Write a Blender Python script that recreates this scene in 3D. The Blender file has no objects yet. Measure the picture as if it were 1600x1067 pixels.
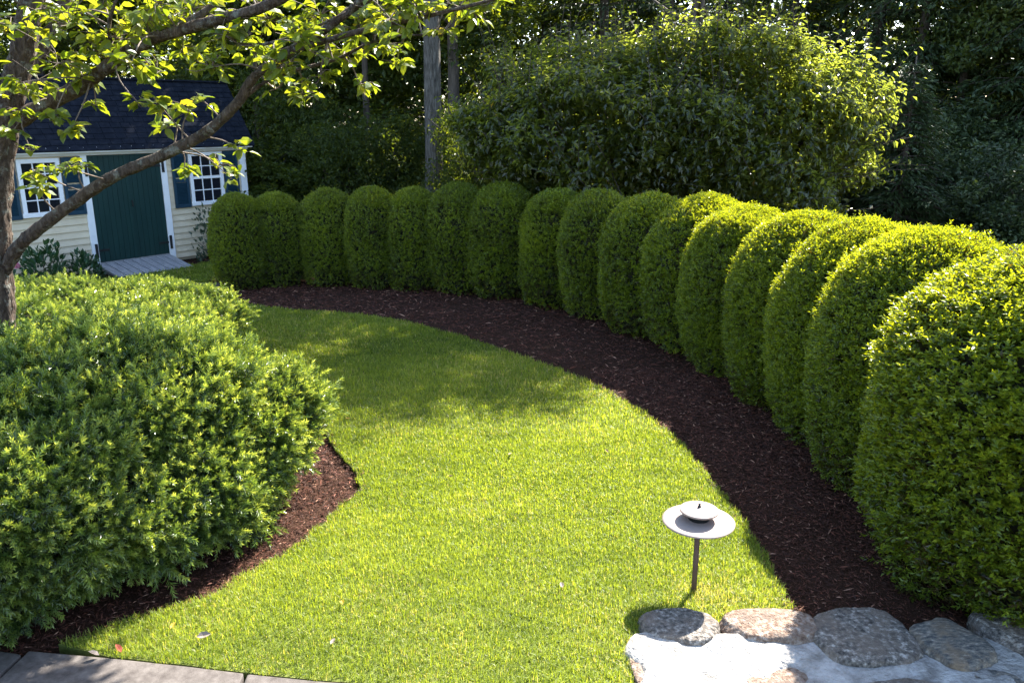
import bpy, bmesh, math, random
import numpy as np
from mathutils import Vector, Matrix, Euler
R = math.radians
rng = np.random.default_rng(7)
random.seed(7)
scene = bpy.context.scene
COL = scene.collection

# ------------------------------------------------------------------ camera, sky, sun, exposure
cam_d = bpy.data.cameras.new('camera'); cam = bpy.data.objects.new('camera', cam_d); COL.objects.link(cam)
cam.location = (0, 0, 2.8); cam.rotation_euler = (R(90 - 15.5), 0, 0)
cam_d.sensor_width = 36; cam_d.lens = 28.575; cam_d.clip_start = 0.05; cam_d.clip_end = 800
scene.camera = cam
SUN_AZ, SUN_EL = R(36), R(47)
SUNV = Vector((math.sin(SUN_AZ) * math.cos(SUN_EL), math.cos(SUN_AZ) * math.cos(SUN_EL), math.sin(SUN_EL)))
w = bpy.data.worlds.new('World'); scene.world = w; w.use_nodes = True
nt = w.node_tree; nt.nodes.clear()
sky = nt.nodes.new('ShaderNodeTexSky'); sky.sky_type = 'NISHITA'; sky.sun_disc = False
sky.sun_elevation = SUN_EL; sky.sun_rotation = SUN_AZ
bg = nt.nodes.new('ShaderNodeBackground'); bg.inputs['Strength'].default_value = 0.115
wo = nt.nodes.new('ShaderNodeOutputWorld')
nt.links.new(sky.outputs[0], bg.inputs[0]); nt.links.new(bg.outputs[0], wo.inputs[0])
sl = bpy.data.lights.new('sun', 'SUN'); sl.energy = 5.0; sl.angle = R(0.53); sl.color = (1.0, 0.95, 0.86)
so = bpy.data.objects.new('sun', sl); COL.objects.link(so); so.rotation_euler = (-SUNV).to_track_quat('-Z', 'Y').to_euler()
so.location = (20, 30, 40)
vs = scene.view_settings; vs.view_transform = 'Standard'; vs.look = 'None'; vs.gamma = 1; vs.exposure = 2.4; vs.use_curve_mapping = False
cy = scene.cycles
cy.max_bounces = 6; cy.diffuse_bounces = 3; cy.glossy_bounces = 2; cy.transmission_bounces = 4; cy.transparent_max_bounces = 4
cy.use_denoising = True; cy.caustics_reflective = False; cy.caustics_refractive = False
cy.sample_clamp_indirect = 4

# ------------------------------------------------------------------ materials
def mat(name):
    m = bpy.data.materials.new(name); m.use_nodes = True
    n = m.node_tree; n.nodes.clear()
    return m, n, n.nodes.new('ShaderNodeOutputMaterial')
def N(n, t, **kw):
    o = n.nodes.new(t)
    for k, v in kw.items():
        if hasattr(o, k): setattr(o, k, v)
        else: o.inputs[k].default_value = v
    return o
def ramp(n, stops):
    r = n.nodes.new('ShaderNodeValToRGB'); e = r.color_ramp.elements
    while len(e) < len(stops): e.new(0.5)
    for i, (p, c) in enumerate(stops): e[i].position = p; e[i].color = (*c, 1)
    return r
def leafmat(name, stops, trans, tfac=0.45, rough=0.42, spec=0.5, obj_random=0.0, noise_scale=None):
    """stops: base colour by per-leaf random; trans: translucent colour multiplier"""
    m, n, out = mat(name)
    a = N(n, 'ShaderNodeAttribute', attribute_name='rnd')
    fac = a.outputs['Fac']
    if obj_random:
        oi = N(n, 'ShaderNodeObjectInfo'); mm = N(n, 'ShaderNodeMath', operation='MULTIPLY_ADD')
        mm.inputs[1].default_value = obj_random; n.links.new(oi.outputs['Random'], mm.inputs[0]); n.links.new(fac, mm.inputs[2])
        m2 = N(n, 'ShaderNodeMath', operation='SUBTRACT'); n.links.new(mm.outputs[0], m2.inputs[0]); m2.inputs[1].default_value = obj_random / 2
        fac = m2.outputs[0]
    r = ramp(n, stops); n.links.new(fac, r.inputs[0])
    p = N(n, 'ShaderNodeBsdfPrincipled'); p.inputs['Roughness'].default_value = rough
    p.inputs['Specular IOR Level'].default_value = spec
    n.links.new(r.outputs[0], p.inputs['Base Color'])
    mx = N(n, 'ShaderNodeMix', data_type='RGBA', blend_type='MULTIPLY'); mx.inputs['Factor'].default_value = 1
    n.links.new(r.outputs[0], mx.inputs[6]); mx.inputs[7].default_value = (*trans, 1)
    t = N(n, 'ShaderNodeBsdfTranslucent'); n.links.new(mx.outputs[2], t.inputs['Color'])
    ms = N(n, 'ShaderNodeMixShader'); ms.inputs[0].default_value = tfac
    n.links.new(p.outputs[0], ms.inputs[1]); n.links.new(t.outputs[0], ms.inputs[2]); n.links.new(ms.outputs[0], out.inputs[0])
    return m
def surf(name, stops, scale=8.0, detail=8, rough=0.8, bump=0.3, bscale=None, dist=0.02, stretch=None, spec=0.3, metallic=0.0, coord='Object', tint=None):
    m, n, out = mat(name)
    tc = N(n, 'ShaderNodeTexCoord'); src = tc.outputs[coord]
    if stretch:
        mp = N(n, 'ShaderNodeMapping'); mp.inputs['Scale'].default_value = stretch; n.links.new(src, mp.inputs[0]); src = mp.outputs[0]
    no = N(n, 'ShaderNodeTexNoise'); no.inputs['Scale'].default_value = scale; no.inputs['Detail'].default_value = detail; no.inputs['Roughness'].default_value = 0.65
    n.links.new(src, no.inputs['Vector'])
    r = ramp(n, stops); n.links.new(no.outputs['Fac'], r.inputs[0])
    p = N(n, 'ShaderNodeBsdfPrincipled'); p.inputs['Roughness'].default_value = rough; p.inputs['Specular IOR Level'].default_value = spec
    p.inputs['Metallic'].default_value = metallic
    colour = r.outputs[0]
    if tint:   # patches of another natural colour (lichen, rust stain, weathering)
        n2 = N(n, 'ShaderNodeTexNoise'); n2.inputs['Scale'].default_value = tint[1]; n2.inputs['Detail'].default_value = 9; n2.inputs['Roughness'].default_value = .7
        n.links.new(tc.outputs[coord], n2.inputs['Vector']); r2 = ramp(n, [(tint[2], (0, 0, 0)), (tint[3], (tint[4],) * 3)]); n.links.new(n2.outputs['Fac'], r2.inputs[0])
        mx = N(n, 'ShaderNodeMix', data_type='RGBA'); n.links.new(r2.outputs[0], mx.inputs[0]); n.links.new(colour, mx.inputs[6]); mx.inputs[7].default_value = (*tint[0], 1); colour = mx.outputs[2]
    n.links.new(colour, p.inputs['Base Color'])
    if bump:
        nb = N(n, 'ShaderNodeTexNoise'); nb.inputs['Scale'].default_value = bscale or scale * 4; nb.inputs['Detail'].default_value = 6
        n.links.new(src, nb.inputs['Vector'])
        b = N(n, 'ShaderNodeBump'); b.inputs['Strength'].default_value = bump; b.inputs['Distance'].default_value = dist
        n.links.new(nb.outputs['Fac'], b.inputs['Height']); n.links.new(b.outputs[0], p.inputs['Normal'])
    n.links.new(p.outputs[0], out.inputs[0])
    return m
M = {}
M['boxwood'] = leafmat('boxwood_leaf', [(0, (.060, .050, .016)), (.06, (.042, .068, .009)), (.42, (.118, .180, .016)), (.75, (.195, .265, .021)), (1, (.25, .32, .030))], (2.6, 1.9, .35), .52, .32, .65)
M['yew'] = leafmat('yew_needle', [(0, (.020, .044, .012)), (.4, (.070, .128, .026)), (.75, (.165, .24, .052)), (1, (.30, .38, .10))], (2.2, 1.75, .7), .42, .28, .85, .6)
M['pear'] = leafmat('tree_leaf', [(0, (.060, .105, .016)), (.6, (.13, .17, .024)), (.9, (.18, .20, .03)), (1, (.24, .18, .03))], (2.5, 2.1, .55), .52, .38, .5)
M['dogwood'] = leafmat('dogwood_leaf', [(0, (.026, .038, .012)), (.6, (.050, .066, .018)), (.95, (.085, .10, .024)), (1, (.22, .11, .02))], (7.0, 6.0, 2.0), .56, .27, .8)
M['forest'] = leafmat('forest_leaf', [(0, (.030, .048, .011)), (.7, (.060, .088, .017)), (1, (.12, .14, .024))], (2.8, 2.4, .5), .48, .5, .35)
M['forest_y'] = leafmat('yellowish_leaf', [(0, (.045, .070, .014)), (.7, (.075, .10, .018)), (1, (.13, .14, .025))], (2.0, 1.7, .5), .4, .45, .4)
M['evergreen'] = leafmat('evergreen_needle', [(0, (.024, .042, .015)), (.7, (.048, .075, .024)), (1, (.09, .12, .034))], (1.3, 1.3, .6), .2, .5, .4)
M['grass'] = leafmat('grass_blade', [(0, (.055, .095, .012)), (.5, (.170, .232, .034)), (.85, (.28, .345, .062)), (.93, (.34, .33, .13)), (1, (.44, .39, .24))], (2.0, 1.75, .5), .50, .42, .28)
M['hosta'] = leafmat('shed_plant_leaf', [(0, (.022, .062, .028)), (1, (.045, .10, .04))], (1.6, 1.5, .6), .3, .45, .4)
M['greyleaf'] = leafmat('grey_green_leaf', [(0, (.045, .07, .045)), (1, (.09, .12, .075))], (1.5, 1.4, .7), .3, .5, .4)
M['petal'] = leafmat('pink_petal', [(0, (.45, .14, .24)), (1, (.65, .26, .38))], (1.2, 1, 1), .3, .6, .2)
M['chip'] = leafmat('mulch_chip', [(0, (.020, .008, .005)), (.55, (.075, .026, .014)), (.88, (.18, .062, .036)), (1, (.36, .19, .12))], (.2, .2, .2), .0, .75, .25)
M['deadleaf'] = surf('dead_leaf', [(.3, (.13, .08, .04)), (.7, (.20, .14, .08))], 30, rough=.7, bump=.2)
M['yellowleaf'] = surf('yellow_leaf', [(.3, (.28, .17, .01)), (.7, (.36, .24, .025))], 30, rough=.6, bump=.2)
M['redleaf'] = surf('red_leaf', [(.3, (.20, .04, .02)), (.7, (.32, .08, .04))], 30, rough=.6, bump=.2)
M['paleleaf'] = surf('pale_leaf', [(.3, (.12, .095, .08)), (.7, (.19, .155, .135))], 30, rough=.6, bump=.2)
M['core'] = surf('light_block_dark', [(.3, (.012, .012, .007)), (.7, (.03, .026, .014))], 20, rough=.9, bump=0)  # dark colour of the added light-blocking cores inside the shrubs
M['bark'] = surf('brown_bark', [(.35, (.030, .020, .014)), (.52, (.075, .052, .037)), (.68, (.13, .10, .076))], 30, rough=.9, bump=1.0, bscale=30, dist=.08, stretch=(1, 1, .22), tint=((.20, .20, .17), 13, .54, .64, .8))
M['greybark'] = surf('grey_bark', [(.35, (.035, .030, .024)), (.52, (.10, .088, .074)), (.68, (.17, .155, .135))], 30, rough=.9, bump=1, bscale=34, dist=.03, stretch=(1, 1, .16))
M['darkbark'] = surf('dark_bark', [(.3, (.04, .031, .024)), (.7, (.11, .087, .068))], 14, rough=.9, bump=.8, bscale=30, dist=.03, stretch=(1, 1, .2))
M['twig'] = surf('twig_bark', [(.3, (.08, .055, .04)), (.7, (.20, .155, .12))], 40, rough=.7, bump=.3)
M['soil'] = surf('mulch_soil', [(.3, (.018, .008, .004)), (.7, (.052, .023, .012))], 60, rough=.95, bump=.8, bscale=90, dist=.02, spec=.15)
M['turf'] = surf('turf_soil', [(.3, (.08, .10, .02)), (.7, (.14, .16, .04))], 25, rough=.95, bump=.6, bscale=120, dist=.02, spec=.1)
M['forestfloor'] = surf('leaf_litter', [(.3, (.020, .014, .009)), (.7, (.060, .042, .025))], 6, rough=.95, bump=.8, bscale=40, dist=.03, spec=.1)
M['concrete'] = surf('paving_concrete', [(.3, (.052, .043, .038)), (.5, (.09, .077, .069)), (.7, (.135, .118, .107))], 16, 14, .9, .5, 180, .004)
M['mortar'] = surf('mortar', [(.32, (.19, .175, .155)), (.46, (.33, .31, .285)), (.68, (.44, .42, .395))], 9, 12, .9, 1.0, 45, .03, tint=((.14, .125, .11), 6, .50, .66, .8))
M['stone_a'] = surf('granite_grey', [(.36, (.035, .031, .028)), (.46, (.11, .098, .085)), (.54, (.19, .165, .14)), (.64, (.44, .40, .35))], 34, 15, .9, 1.0, 90, .02, tint=((.17, .13, .10), 7, .44, .60, .75))
M['stone_b'] = surf('granite_tan', [(.36, (.11, .065, .045)), (.48, (.21, .145, .105)), (.58, (.32, .25, .20)), (.68, (.55, .50, .44))], 36, 15, .9, 1.0, 90, .02, tint=((.10, .075, .06), 9, .48, .62, .7))
M['stone_c'] = surf('schist_streaked', [(.36, (.05, .05, .052)), (.48, (.14, .135, .125)), (.58, (.28, .235, .18)), (.68, (.44, .42, .38))], 16, 15, .85, 1.0, 70, .02, stretch=(1.6, 3.2, 2), tint=((.26, .18, .11), 8, .46, .62, .7))
M['siding'] = surf('cream_siding', [(.3, (.60, .495, .345)), (.7, (.68, .575, .415))], 5, 6, .6, .08, 80, .004)
M['white'] = surf('white_paint', [(.3, (.74, .75, .77)), (.7, (.82, .83, .84))], 6, 6, .5, .05, 60, .003)
M['greendoor'] = surf('dark_green_paint', [(.3, (.005, .027, .026)), (.7, (.008, .037, .034))], 5, 6, .5, .1, 60, .003, stretch=(1, 1, .2))
M['blueshutter'] = surf('navy_teal_paint', [(.3, (.010, .036, .060)), (.7, (.016, .050, .080))], 5, 6, .5, .05, 60, .003)
M['roof'] = surf('navy_shingle', [(.3, (.006, .008, .013)), (.5, (.010, .013, .021)), (.7, (.020, .023, .032))], 7, 10, .95, .6, 120, .006, spec=.1)
M['iron'] = surf('black_iron', [(.3, (.012, .012, .013)), (.7, (.02, .02, .02))], 20, rough=.5, bump=.1)
M['deckwood'] = surf('weathered_wood', [(.3, (.17, .17, .18)), (.5, (.27, .27, .28)), (.7, (.38, .37, .37))], 6, 10, .8, .5, 40, .006, stretch=(6, .6, 6))
M['lamppole'] = surf('bronze_shaded_tone', [(.3, (.085, .052, .040)), (.7, (.12, .075, .058))], 9, 8, .6, .05, 90, .002, spec=.15)  # bronze with the pole's shaded side put into its colour
M['lampmetal'] = surf('bronze_sunlit_tone', [(.3, (.25, .195, .17)), (.7, (.30, .235, .20))], 9, 8, .55, .05, 90, .002, spec=.35)  # same bronze lightened, sun glare on hat and cap put into the colour
m, n, out = mat('window_glass')
p = N(n, 'ShaderNodeBsdfPrincipled'); p.inputs['Base Color'].default_value = (.012, .014, .02, 1); p.inputs['Roughness'].default_value = .06
p.inputs['Specular IOR Level'].default_value = .6
n.links.new(p.outputs[0], out.inputs[0]); M['glass'] = m

# ------------------------------------------------------------------ mesh helpers
def tag(o, label=None, cat=None, group=None, kind=None):
    if label: o['label'] = label
    if cat: o['category'] = cat
    if group: o['group'] = group
    if kind: o['kind'] = kind
    return o
def empty(name, loc=(0, 0, 0), rz=0.0):
    o = bpy.data.objects.new(name, None); o.location = loc; o.rotation_euler = (0, 0, rz); o.empty_display_size = .2
    COL.objects.link(o); return o
def link(name, me, parent=None, kind=None):
    o = bpy.data.objects.new(name, me); COL.objects.link(o)
    if parent: o.parent = parent
    if kind: o['kind'] = kind
    return o
def npmesh(name, V, Fc, material, rnd=None, smooth=False):
    V = np.ascontiguousarray(V, np.float32).reshape(-1, 3); Fc = np.ascontiguousarray(Fc, np.int32)
    k = Fc.shape[1]; me = bpy.data.meshes.new(name)
    me.vertices.add(len(V)); me.vertices.foreach_set('co', V.ravel())
    me.loops.add(Fc.size); me.loops.foreach_set('vertex_index', Fc.ravel())
    me.polygons.add(len(Fc)); me.polygons.foreach_set('loop_start', np.arange(0, Fc.size, k, dtype=np.int32))
    if rnd is not None:
        a = me.attributes.new('rnd', 'FLOAT', 'FACE'); a.data.foreach_set('value', np.ascontiguousarray(rnd, np.float32))
    me.materials.append(M[material] if isinstance(material, str) else material)
    me.polygons.foreach_set('use_smooth', np.full(len(Fc), smooth))
    me.update(calc_edges=True); return me
def unit(a): return a / np.maximum(np.linalg.norm(a, axis=-1, keepdims=True), 1e-9)
def leaf_arrays(P, D, Nn, L, W, fold=.12, droop=.1, mid=.42):
    """folded diamond leaves: 4 verts, 2 tris each"""
    D = unit(D); S = unit(np.cross(D, Nn)); U = np.cross(S, D)
    L = np.broadcast_to(np.asarray(L, float), (len(P),))[:, None]; W = np.broadcast_to(np.asarray(W, float), (len(P),))[:, None]
    c = P + D * L * mid + U * W * fold
    V = np.stack([P, c + S * W * .5, P + D * L - U * L * droop, c - S * W * .5], 1).reshape(-1, 3)
    b = np.arange(len(P))[:, None] * 4
    Fc = np.stack([b + np.array([0, 1, 2]), b + np.array([0, 2, 3])], 1).reshape(-1, 3)
    return V, Fc
def leaf_arrays6(P, D, Nn, L, W, fold=.12, droop=.15):
    """rounder curved leaves: 7 verts, 4 faces (quads+tri as tris -> 6 tris)"""
    D = unit(D); S = unit(np.cross(D, Nn)); U = np.cross(S, D)
    L = np.broadcast_to(np.asarray(L, float), (len(P),))[:, None]; W = np.broadcast_to(np.asarray(W, float), (len(P),))[:, None]
    p0 = P; a = P + D * L * .28; b2 = P + D * L * .66 - U * L * droop * .4; t = P + D * L - U * L * droop
    am = a + S * W * .46 + U * W * fold; ap = a - S * W * .46 + U * W * fold
    bm = b2 + S * W * .42 + U * W * fold; bp = b2 - S * W * .42 + U * W * fold
    mid = P + D * L * .5 - U * L * droop * .2
    V = np.stack([p0, am, bm, t, bp, ap, mid], 1).reshape(-1, 3)
    b = np.arange(len(P))[:, None] * 7
    Fc = np.stack([b + np.array(f) for f in ([0, 1, 6], [1, 2, 6], [2, 3, 6], [3, 4, 6], [4, 5, 6], [5, 0, 6])], 1).reshape(-1, 3)
    return V, Fc
def rdir(n, zmin=-1, zmax=1):
    z = rng.uniform(zmin, zmax, n); a = rng.uniform(0, 2 * np.pi, n); s = np.sqrt(np.maximum(0, 1 - z * z))
    return np.stack([s * np.cos(a), s * np.sin(a), z], 1)
def wob(P, f, seed, k=5):
    r = np.random.default_rng(seed); o = np.zeros(len(P))
    for i in range(k):
        d = r.normal(size=3); d /= np.linalg.norm(d); o += np.sin(P @ d * f * r.uniform(.6, 1.6) + r.uniform(0, 6.28))
    return o / k * 1.6
class MB:
    def __init__(s): s.v = []; s.f = []
    def box(s, x0, x1, y0, y1, z0, z1, mtx=None):
        b = len(s.v)
        for z in (z0, z1):
            for y in (y0, y1):
                for x in (x0, x1):
                    q = Vector((x, y, z)); s.v.append(tuple(mtx @ q if mtx else q))
        s.f += [tuple(b + i for i in q) for q in ((0, 2, 3, 1), (4, 5, 7, 6), (0, 1, 5, 4), (2, 6, 7, 3), (0, 4, 6, 2), (1, 3, 7, 5))]
        return s
    def tube(s, pts, rad, seg=8, cap=True, lump=0.0):
        pts = [Vector(p) for p in pts]; b = len(s.v); up = Vector((.31, .17, .93)); 
        for i, p in enumerate(pts):
            t = (pts[min(i + 1, len(pts) - 1)] - pts[max(i - 1, 0)])
            t = t.normalized() if t.length > 1e-9 else Vector((0, 0, 1))
            a = t.cross(Vector((1, 0, 0)) if abs(t.x) < .8 else Vector((0, 1, 0))).normalized(); c = t.cross(a)
            for k in range(seg):
                an = 2 * math.pi * k / seg; rr = rad[i] * (1 + lump * math.sin(k * 2.3 + i * 1.7) * .5 + lump * random.uniform(-.5, .5))
                s.v.append(tuple(p + a * math.cos(an) * rr + c * math.sin(an) * rr))
        for i in range(len(pts) - 1):
            for k in range(seg):
                s.f.append((b + i * seg + k, b + i * seg + (k + 1) % seg, b + (i + 1) * seg + (k + 1) % seg, b + (i + 1) * seg + k))
        if cap:
            s.f.append(tuple(b + k for k in reversed(range(seg)))); e = b + (len(pts) - 1) * seg; s.f.append(tuple(e + k for k in range(seg)))
        return s
    def lathe(s, prof, seg=32, loc=(0, 0, 0)):
        b = len(s.v)
        for (r, z) in prof:
            for k in range(seg):
                an = 2 * math.pi * k / seg; s.v.append((loc[0] + r * math.cos(an), loc[1] + r * math.sin(an), loc[2] + z))
        for i in range(len(prof) - 1):
            for k in range(seg):
                s.f.append((b + i * seg + k, b + i * seg + (k + 1) % seg, b + (i + 1) * seg + (k + 1) % seg, b + (i + 1) * seg + k))
        return s
    def mesh(s, name, material, smooth=False):
        me = bpy.data.meshes.new(name); me.from_pydata(s.v, [], s.f); me.materials.append(M[material])
        if smooth: me.polygons.foreach_set('use_smooth', np.full(len(me.polygons), True))
        me.update(); return me
    def build(s, name, material, parent=None, smooth=False, bevel=0, kind=None):
        o = link(name, s.mesh(name, material, smooth), parent, kind)
        if bevel:
            b = o.modifiers.new('bevel', 'BEVEL'); b.width = bevel; b.segments = 2; b.limit_method = 'ANGLE'
        return o
def inpoly(X, Y, poly):
    r = np.zeros(len(X), bool); n_ = len(poly); j = n_ - 1
    for i in range(n_):
        xi, yi = poly[i]; xj, yj = poly[j]
        c = ((yi > Y) != (yj > Y)) & (X < (xj - xi) * (Y - yi) / (yj - yi + 1e-12) + xi); r ^= c; j = i
    return r
def polydist(X, Y, poly, closed=True):
    d = np.full(len(X), 1e9); n_ = len(poly)
    for i in range(n_ if closed else n_ - 1):
        ax, ay = poly[i]; bx, by = poly[(i + 1) % n_]; dx, dy = bx - ax, by - ay
        t = np.clip(((X - ax) * dx + (Y - ay) * dy) / (dx * dx + dy * dy + 1e-12), 0, 1)
        d = np.minimum(d, np.hypot(X - ax - t * dx, Y - ay - t * dy))
    return d
def smoothpoly(pts, it=2):
    for _ in range(it):
        q = []
        for i in range(len(pts)):
            a, b = pts[i], pts[(i + 1) % len(pts)]
            q += [(a[0] * .75 + b[0] * .25, a[1] * .75 + b[1] * .25), (a[0] * .25 + b[0] * .75, a[1] * .25 + b[1] * .75)]
        pts = q
    return pts
def slab(name, poly, ztop, zbot, material):
    bm = bmesh.new(); vt = [bm.verts.new((x, y, ztop)) for x, y in poly]; vb = [bm.verts.new((x, y, zbot)) for x, y in poly]
    f = bm.faces.new(vt); f.normal_update()
    for i in range(len(poly)):
        j = (i + 1) % len(poly); bm.faces.new((vt[j], vt[i], vb[i], vb[j]))
    bmesh.ops.triangulate(bm, faces=[f]); bmesh.ops.recalc_face_normals(bm, faces=bm.faces[:])
    me = bpy.data.meshes.new(name); bm.to_mesh(me); bm.free(); me.materials.append(M[material]); return link(name, me)

# ------------------------------------------------------------------ ground, lawn, beds
GZ, MZ = -.06, -.035
g = MB(); g.v = [(-200, -60, GZ), (200, -60, GZ), (200, 400, GZ), (-200, 400, GZ)]; g.f = [(0, 1, 2, 3)]
tag(g.build('ground', 'forestfloor'), kind='structure')
EDGE = [(1.64, 4.05), (1.66, 4.48), (1.68, 4.87), (1.65, 5.41), (1.57, 6.14), (1.46, 6.9), (1.27, 7.57), (.96, 8.26), (.58, 8.83), (0, 9.55), (-.68, 10.37),
        (-1.44, 11.05), (-2.24, 11.55), (-3.3, 11.85), (-4.3, 12.35), (-5.05, 13.1), (-5.25, 13.9), (-5.35, 15.2), (-5.9, 16.1)]
SHEDSIDE = [(-6.5, 15.4), (-7.2, 14.4), (-8.0, 13.5), (-9.2, 12.2), (-12, 11.5), (-12, 9.6)]
YEWBACK = [(-6.4, 10.3), (-4.6, 10.4), (-3.3, 9.7), (-2.5, 8.5), (-1.95, 7.5), (-1.55, 6.6)]
YEWFRONT = [(-1.27, 6.1), (-1.17, 5.76), (-1.27, 5.51), (-1.43, 4.95), (-1.64, 4.63), (-1.82, 4.34), (-2.15, 4.11), (-2.5, 3.87)]
BOTTOM = [(-2.17, 3.76), (-1.72, 3.69), (-1.39, 3.63), (-1.0, 3.57), (0, 3.47), (.45, 3.42), (.60, 3.42), (.70, 3.95), (.85, 4.06), (1.2, 4.06)]
LAWN = EDGE + SHEDSIDE + YEWBACK + YEWFRONT + BOTTOM
lawn = slab('lawn', LAWN, 0, -.058, 'turf'); tag(lawn, kind='structure')
BEDR = [(1.0, 4.0)] + EDGE[:-2] + [(-5.2, 15.6), (-4, 17.2), (2, 16.0), (4.0, 13.0), (5.5, 8.0), (5.5, 3.2), (3.0, 3.4), (1.5, 3.7)]
bedr = slab('mulch_bed_under_hedge', BEDR, MZ, GZ + .004, 'soil'); tag(bedr, kind='structure')
BEDL = YEWFRONT + [(-2.7, 3.7), (-6.5, 3.6), (-7.5, 7), (-6.4, 10.3)] + YEWBACK[1:]
bedl = slab('mulch_bed_under_yew', BEDL, MZ, GZ + .004, 'soil'); tag(bedl, kind='structure')
BEDS = [(-5.9, 16.1), (-6.5, 15.4), (-7.2, 14.4), (-8.0, 13.5), (-9.2, 12.2), (-10.2, 13.2), (-8.2, 15.6), (-5.4, 18.0), (-4.6, 17.0)]
beds = slab('mulch_bed_by_shed', BEDS, MZ + .004, GZ + .004, 'soil'); tag(beds, kind='structure')

def grass_mesh(n, poly, box, lfun, wfun, seed, edge=None):
    r = np.random.default_rng(seed)
    X = r.uniform(box[0], box[1], n); Y = r.uniform(box[2], box[3], n)
    Xw = X + .012 * np.sin(Y * 31) + .01 * np.sin(Y * 13.7 + 2)
    k = inpoly(Xw, Y + .01 * np.sin(X * 23), poly); X, Y = X[k], Y[k]; c = len(X)
    P = np.stack([X, Y, np.full(c, -.004)], 1)
    patch = wob(P, 2.1, 3) * .35 + wob(P, 9, 5) * .3 + wob(P, 26, 6) * .25
    dist = np.hypot(X, Y)
    L = lfun(dist) * r.uniform(.6, 1.25, c) * (1 + .25 * patch); W = wfun(dist) * r.uniform(.7, 1.2, c)
    a = r.uniform(0, 2 * np.pi, c); lean = np.abs(r.normal(.5, .38, c)) + .05
    H = np.stack([np.cos(a), np.sin(a), np.zeros(c)], 1); S = np.stack([-np.sin(a + r.normal(0, .6, c)), np.cos(a), np.zeros(c)], 1); S = unit(S)
    Z = np.array([0, 0, 1.])
    m_ = P + (H * np.sin(lean * .5)[:, None] + Z * np.cos(lean * .5)[:, None]) * (L * .55)[:, None]
    t_ = m_ + (H * np.sin(lean * 1.6)[:, None] + Z * np.cos(lean * 1.6)[:, None]) * (L * .5)[:, None]
    w2 = (W * .5)[:, None]
    V = np.stack([P - S * w2, P + S * w2, m_ + S * w2 * .8, m_ - S * w2 * .8, t_], 1).reshape(-1, 3)
    b = np.arange(c)[:, None] * 5
    Fc = np.stack([b + np.array(q) for q in ([0, 1, 2], [0, 2, 3], [3, 2, 4])], 1).reshape(-1, 3)
    rn = np.clip(r.uniform(0, .85, c) * .8 + .10 + .26 * patch, 0, .88)
    straw = r.uniform(0, 1, c) < (.03 + .12 * np.clip(wob(P, 1.6, 11) - .2, 0, 1) + .10 * np.clip(wob(P, 7, 12), 0, 1) + .35 * np.exp(-((P[:, 0] - 1.2) ** 2 + (P[:, 1] - 4.35) ** 2) / .05)); rn[straw] = r.uniform(.9, 1, straw.sum())
    return npmesh('lawn_grass', V, Fc, 'grass', np.repeat(rn, 3))
NEARL = [(-3, 3.2), (2, 3.2), (2, 6.2), (-3, 6.2)]
# nearest lawn dense, farther lawn coarser
def lens(d): return np.where(d < 6.5, .045, .052)
def wid(d): return np.clip(.0036 + (d - 4) * .0008, .0036, .010)
gm = grass_mesh(280000, LAWN, (-2.6, 1.75, 3.2, 7.0), lens, wid, 21)
o = link('lawn_grass', gm); tag(o, 'short mown lawn grass between hedge and yew', 'grass', kind='stuff')
gm = grass_mesh(150000, LAWN, (-3.6, 1.75, 7.0, 12.2), lens, wid, 22)
o = link('lawn_grass', gm, None); tag(o, 'farther lawn grass in dappled shade before the mulch', 'grass', kind='stuff')
gm = grass_mesh(90000, LAWN, (-9.5, -3.6, 8.0, 16.2), lens, lambda d: np.full(len(d), .014), 23)
o = link('lawn_grass', gm, None); tag(o, 'shaded lawn grass in front of the garden shed', 'grass', kind='stuff')

def chips(name, n, poly, box, parent, seed, zb=MZ):
    r = np.random.default_rng(seed)
    X = r.uniform(box[0], box[1], n); Y = r.uniform(box[2], box[3], n); il = inpoly(X, Y, LAWN); e = polydist(X, Y, LAWN); k = (inpoly(X, Y, poly) & ~il) | (il & (polydist(X, Y, poly) < .05) & (r.uniform(0, 1, n) < .3) & (Y > 3.75)); X, Y, il = X[k], Y[k], il[k]; c = len(X)
    P = np.stack([X, Y, zb + .02 * r.uniform(0, 1, c) + .012 * wob(np.stack([X, Y, X * 0], 1), 5, 9)], 1)
    P[il, 2] = r.uniform(.004, .03, il.sum())
    sc = np.clip(np.hypot(X, Y) / 7, .75, 1.7) * np.where(r.uniform(0, 1, c) < .06, 1.7, 1)
    L = r.uniform(.02, .065, c) * sc; W = r.uniform(.004, .011, c) * sc
    a = r.uniform(0, 2 * np.pi, c); el = r.normal(0, .28, c)
    D = np.stack([np.cos(a) * np.cos(el), np.sin(a) * np.cos(el), np.sin(el)], 1)
    S = unit(np.cross(D, np.array([0, 0, 1.]))) ; U = unit(np.cross(S, D)); tl = r.normal(0, .5, c)[:, None]; S2 = S * np.cos(tl) + U * np.sin(tl); U = np.cross(S2, D)
    l, w_ = L[:, None], W[:, None]
    V = np.stack([P - D * l / 2, P + S2 * w_ / 2, P + D * l / 2, P - S2 * w_ / 2, P + U * w_ * .5, P - U * w_ * .5], 1).reshape(-1, 3)
    b = np.arange(c)[:, None] * 6
    Fc = np.stack([b + np.array(q) for q in ([0, 1, 4], [1, 2, 4], [2, 3, 4], [3, 0, 4])], 1).reshape(-1, 3)
    rn = np.clip(r.beta(1.5, 2.4, c), 0, 1); rn[r.uniform(0, 1, c) < .03] = 1
    o = link('wood_chips', npmesh('wood_chips', V, Fc, 'chip', np.repeat(rn, 4)), parent); o['kind'] = 'stuff'
chips('a', 68000, BEDR, (.9, 3.6, 3.4, 9.0), bedr, 31)
chips('b', 50000, BEDR, (-5.3, 3.6, 9.0, 15), bedr, 32)
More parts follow.
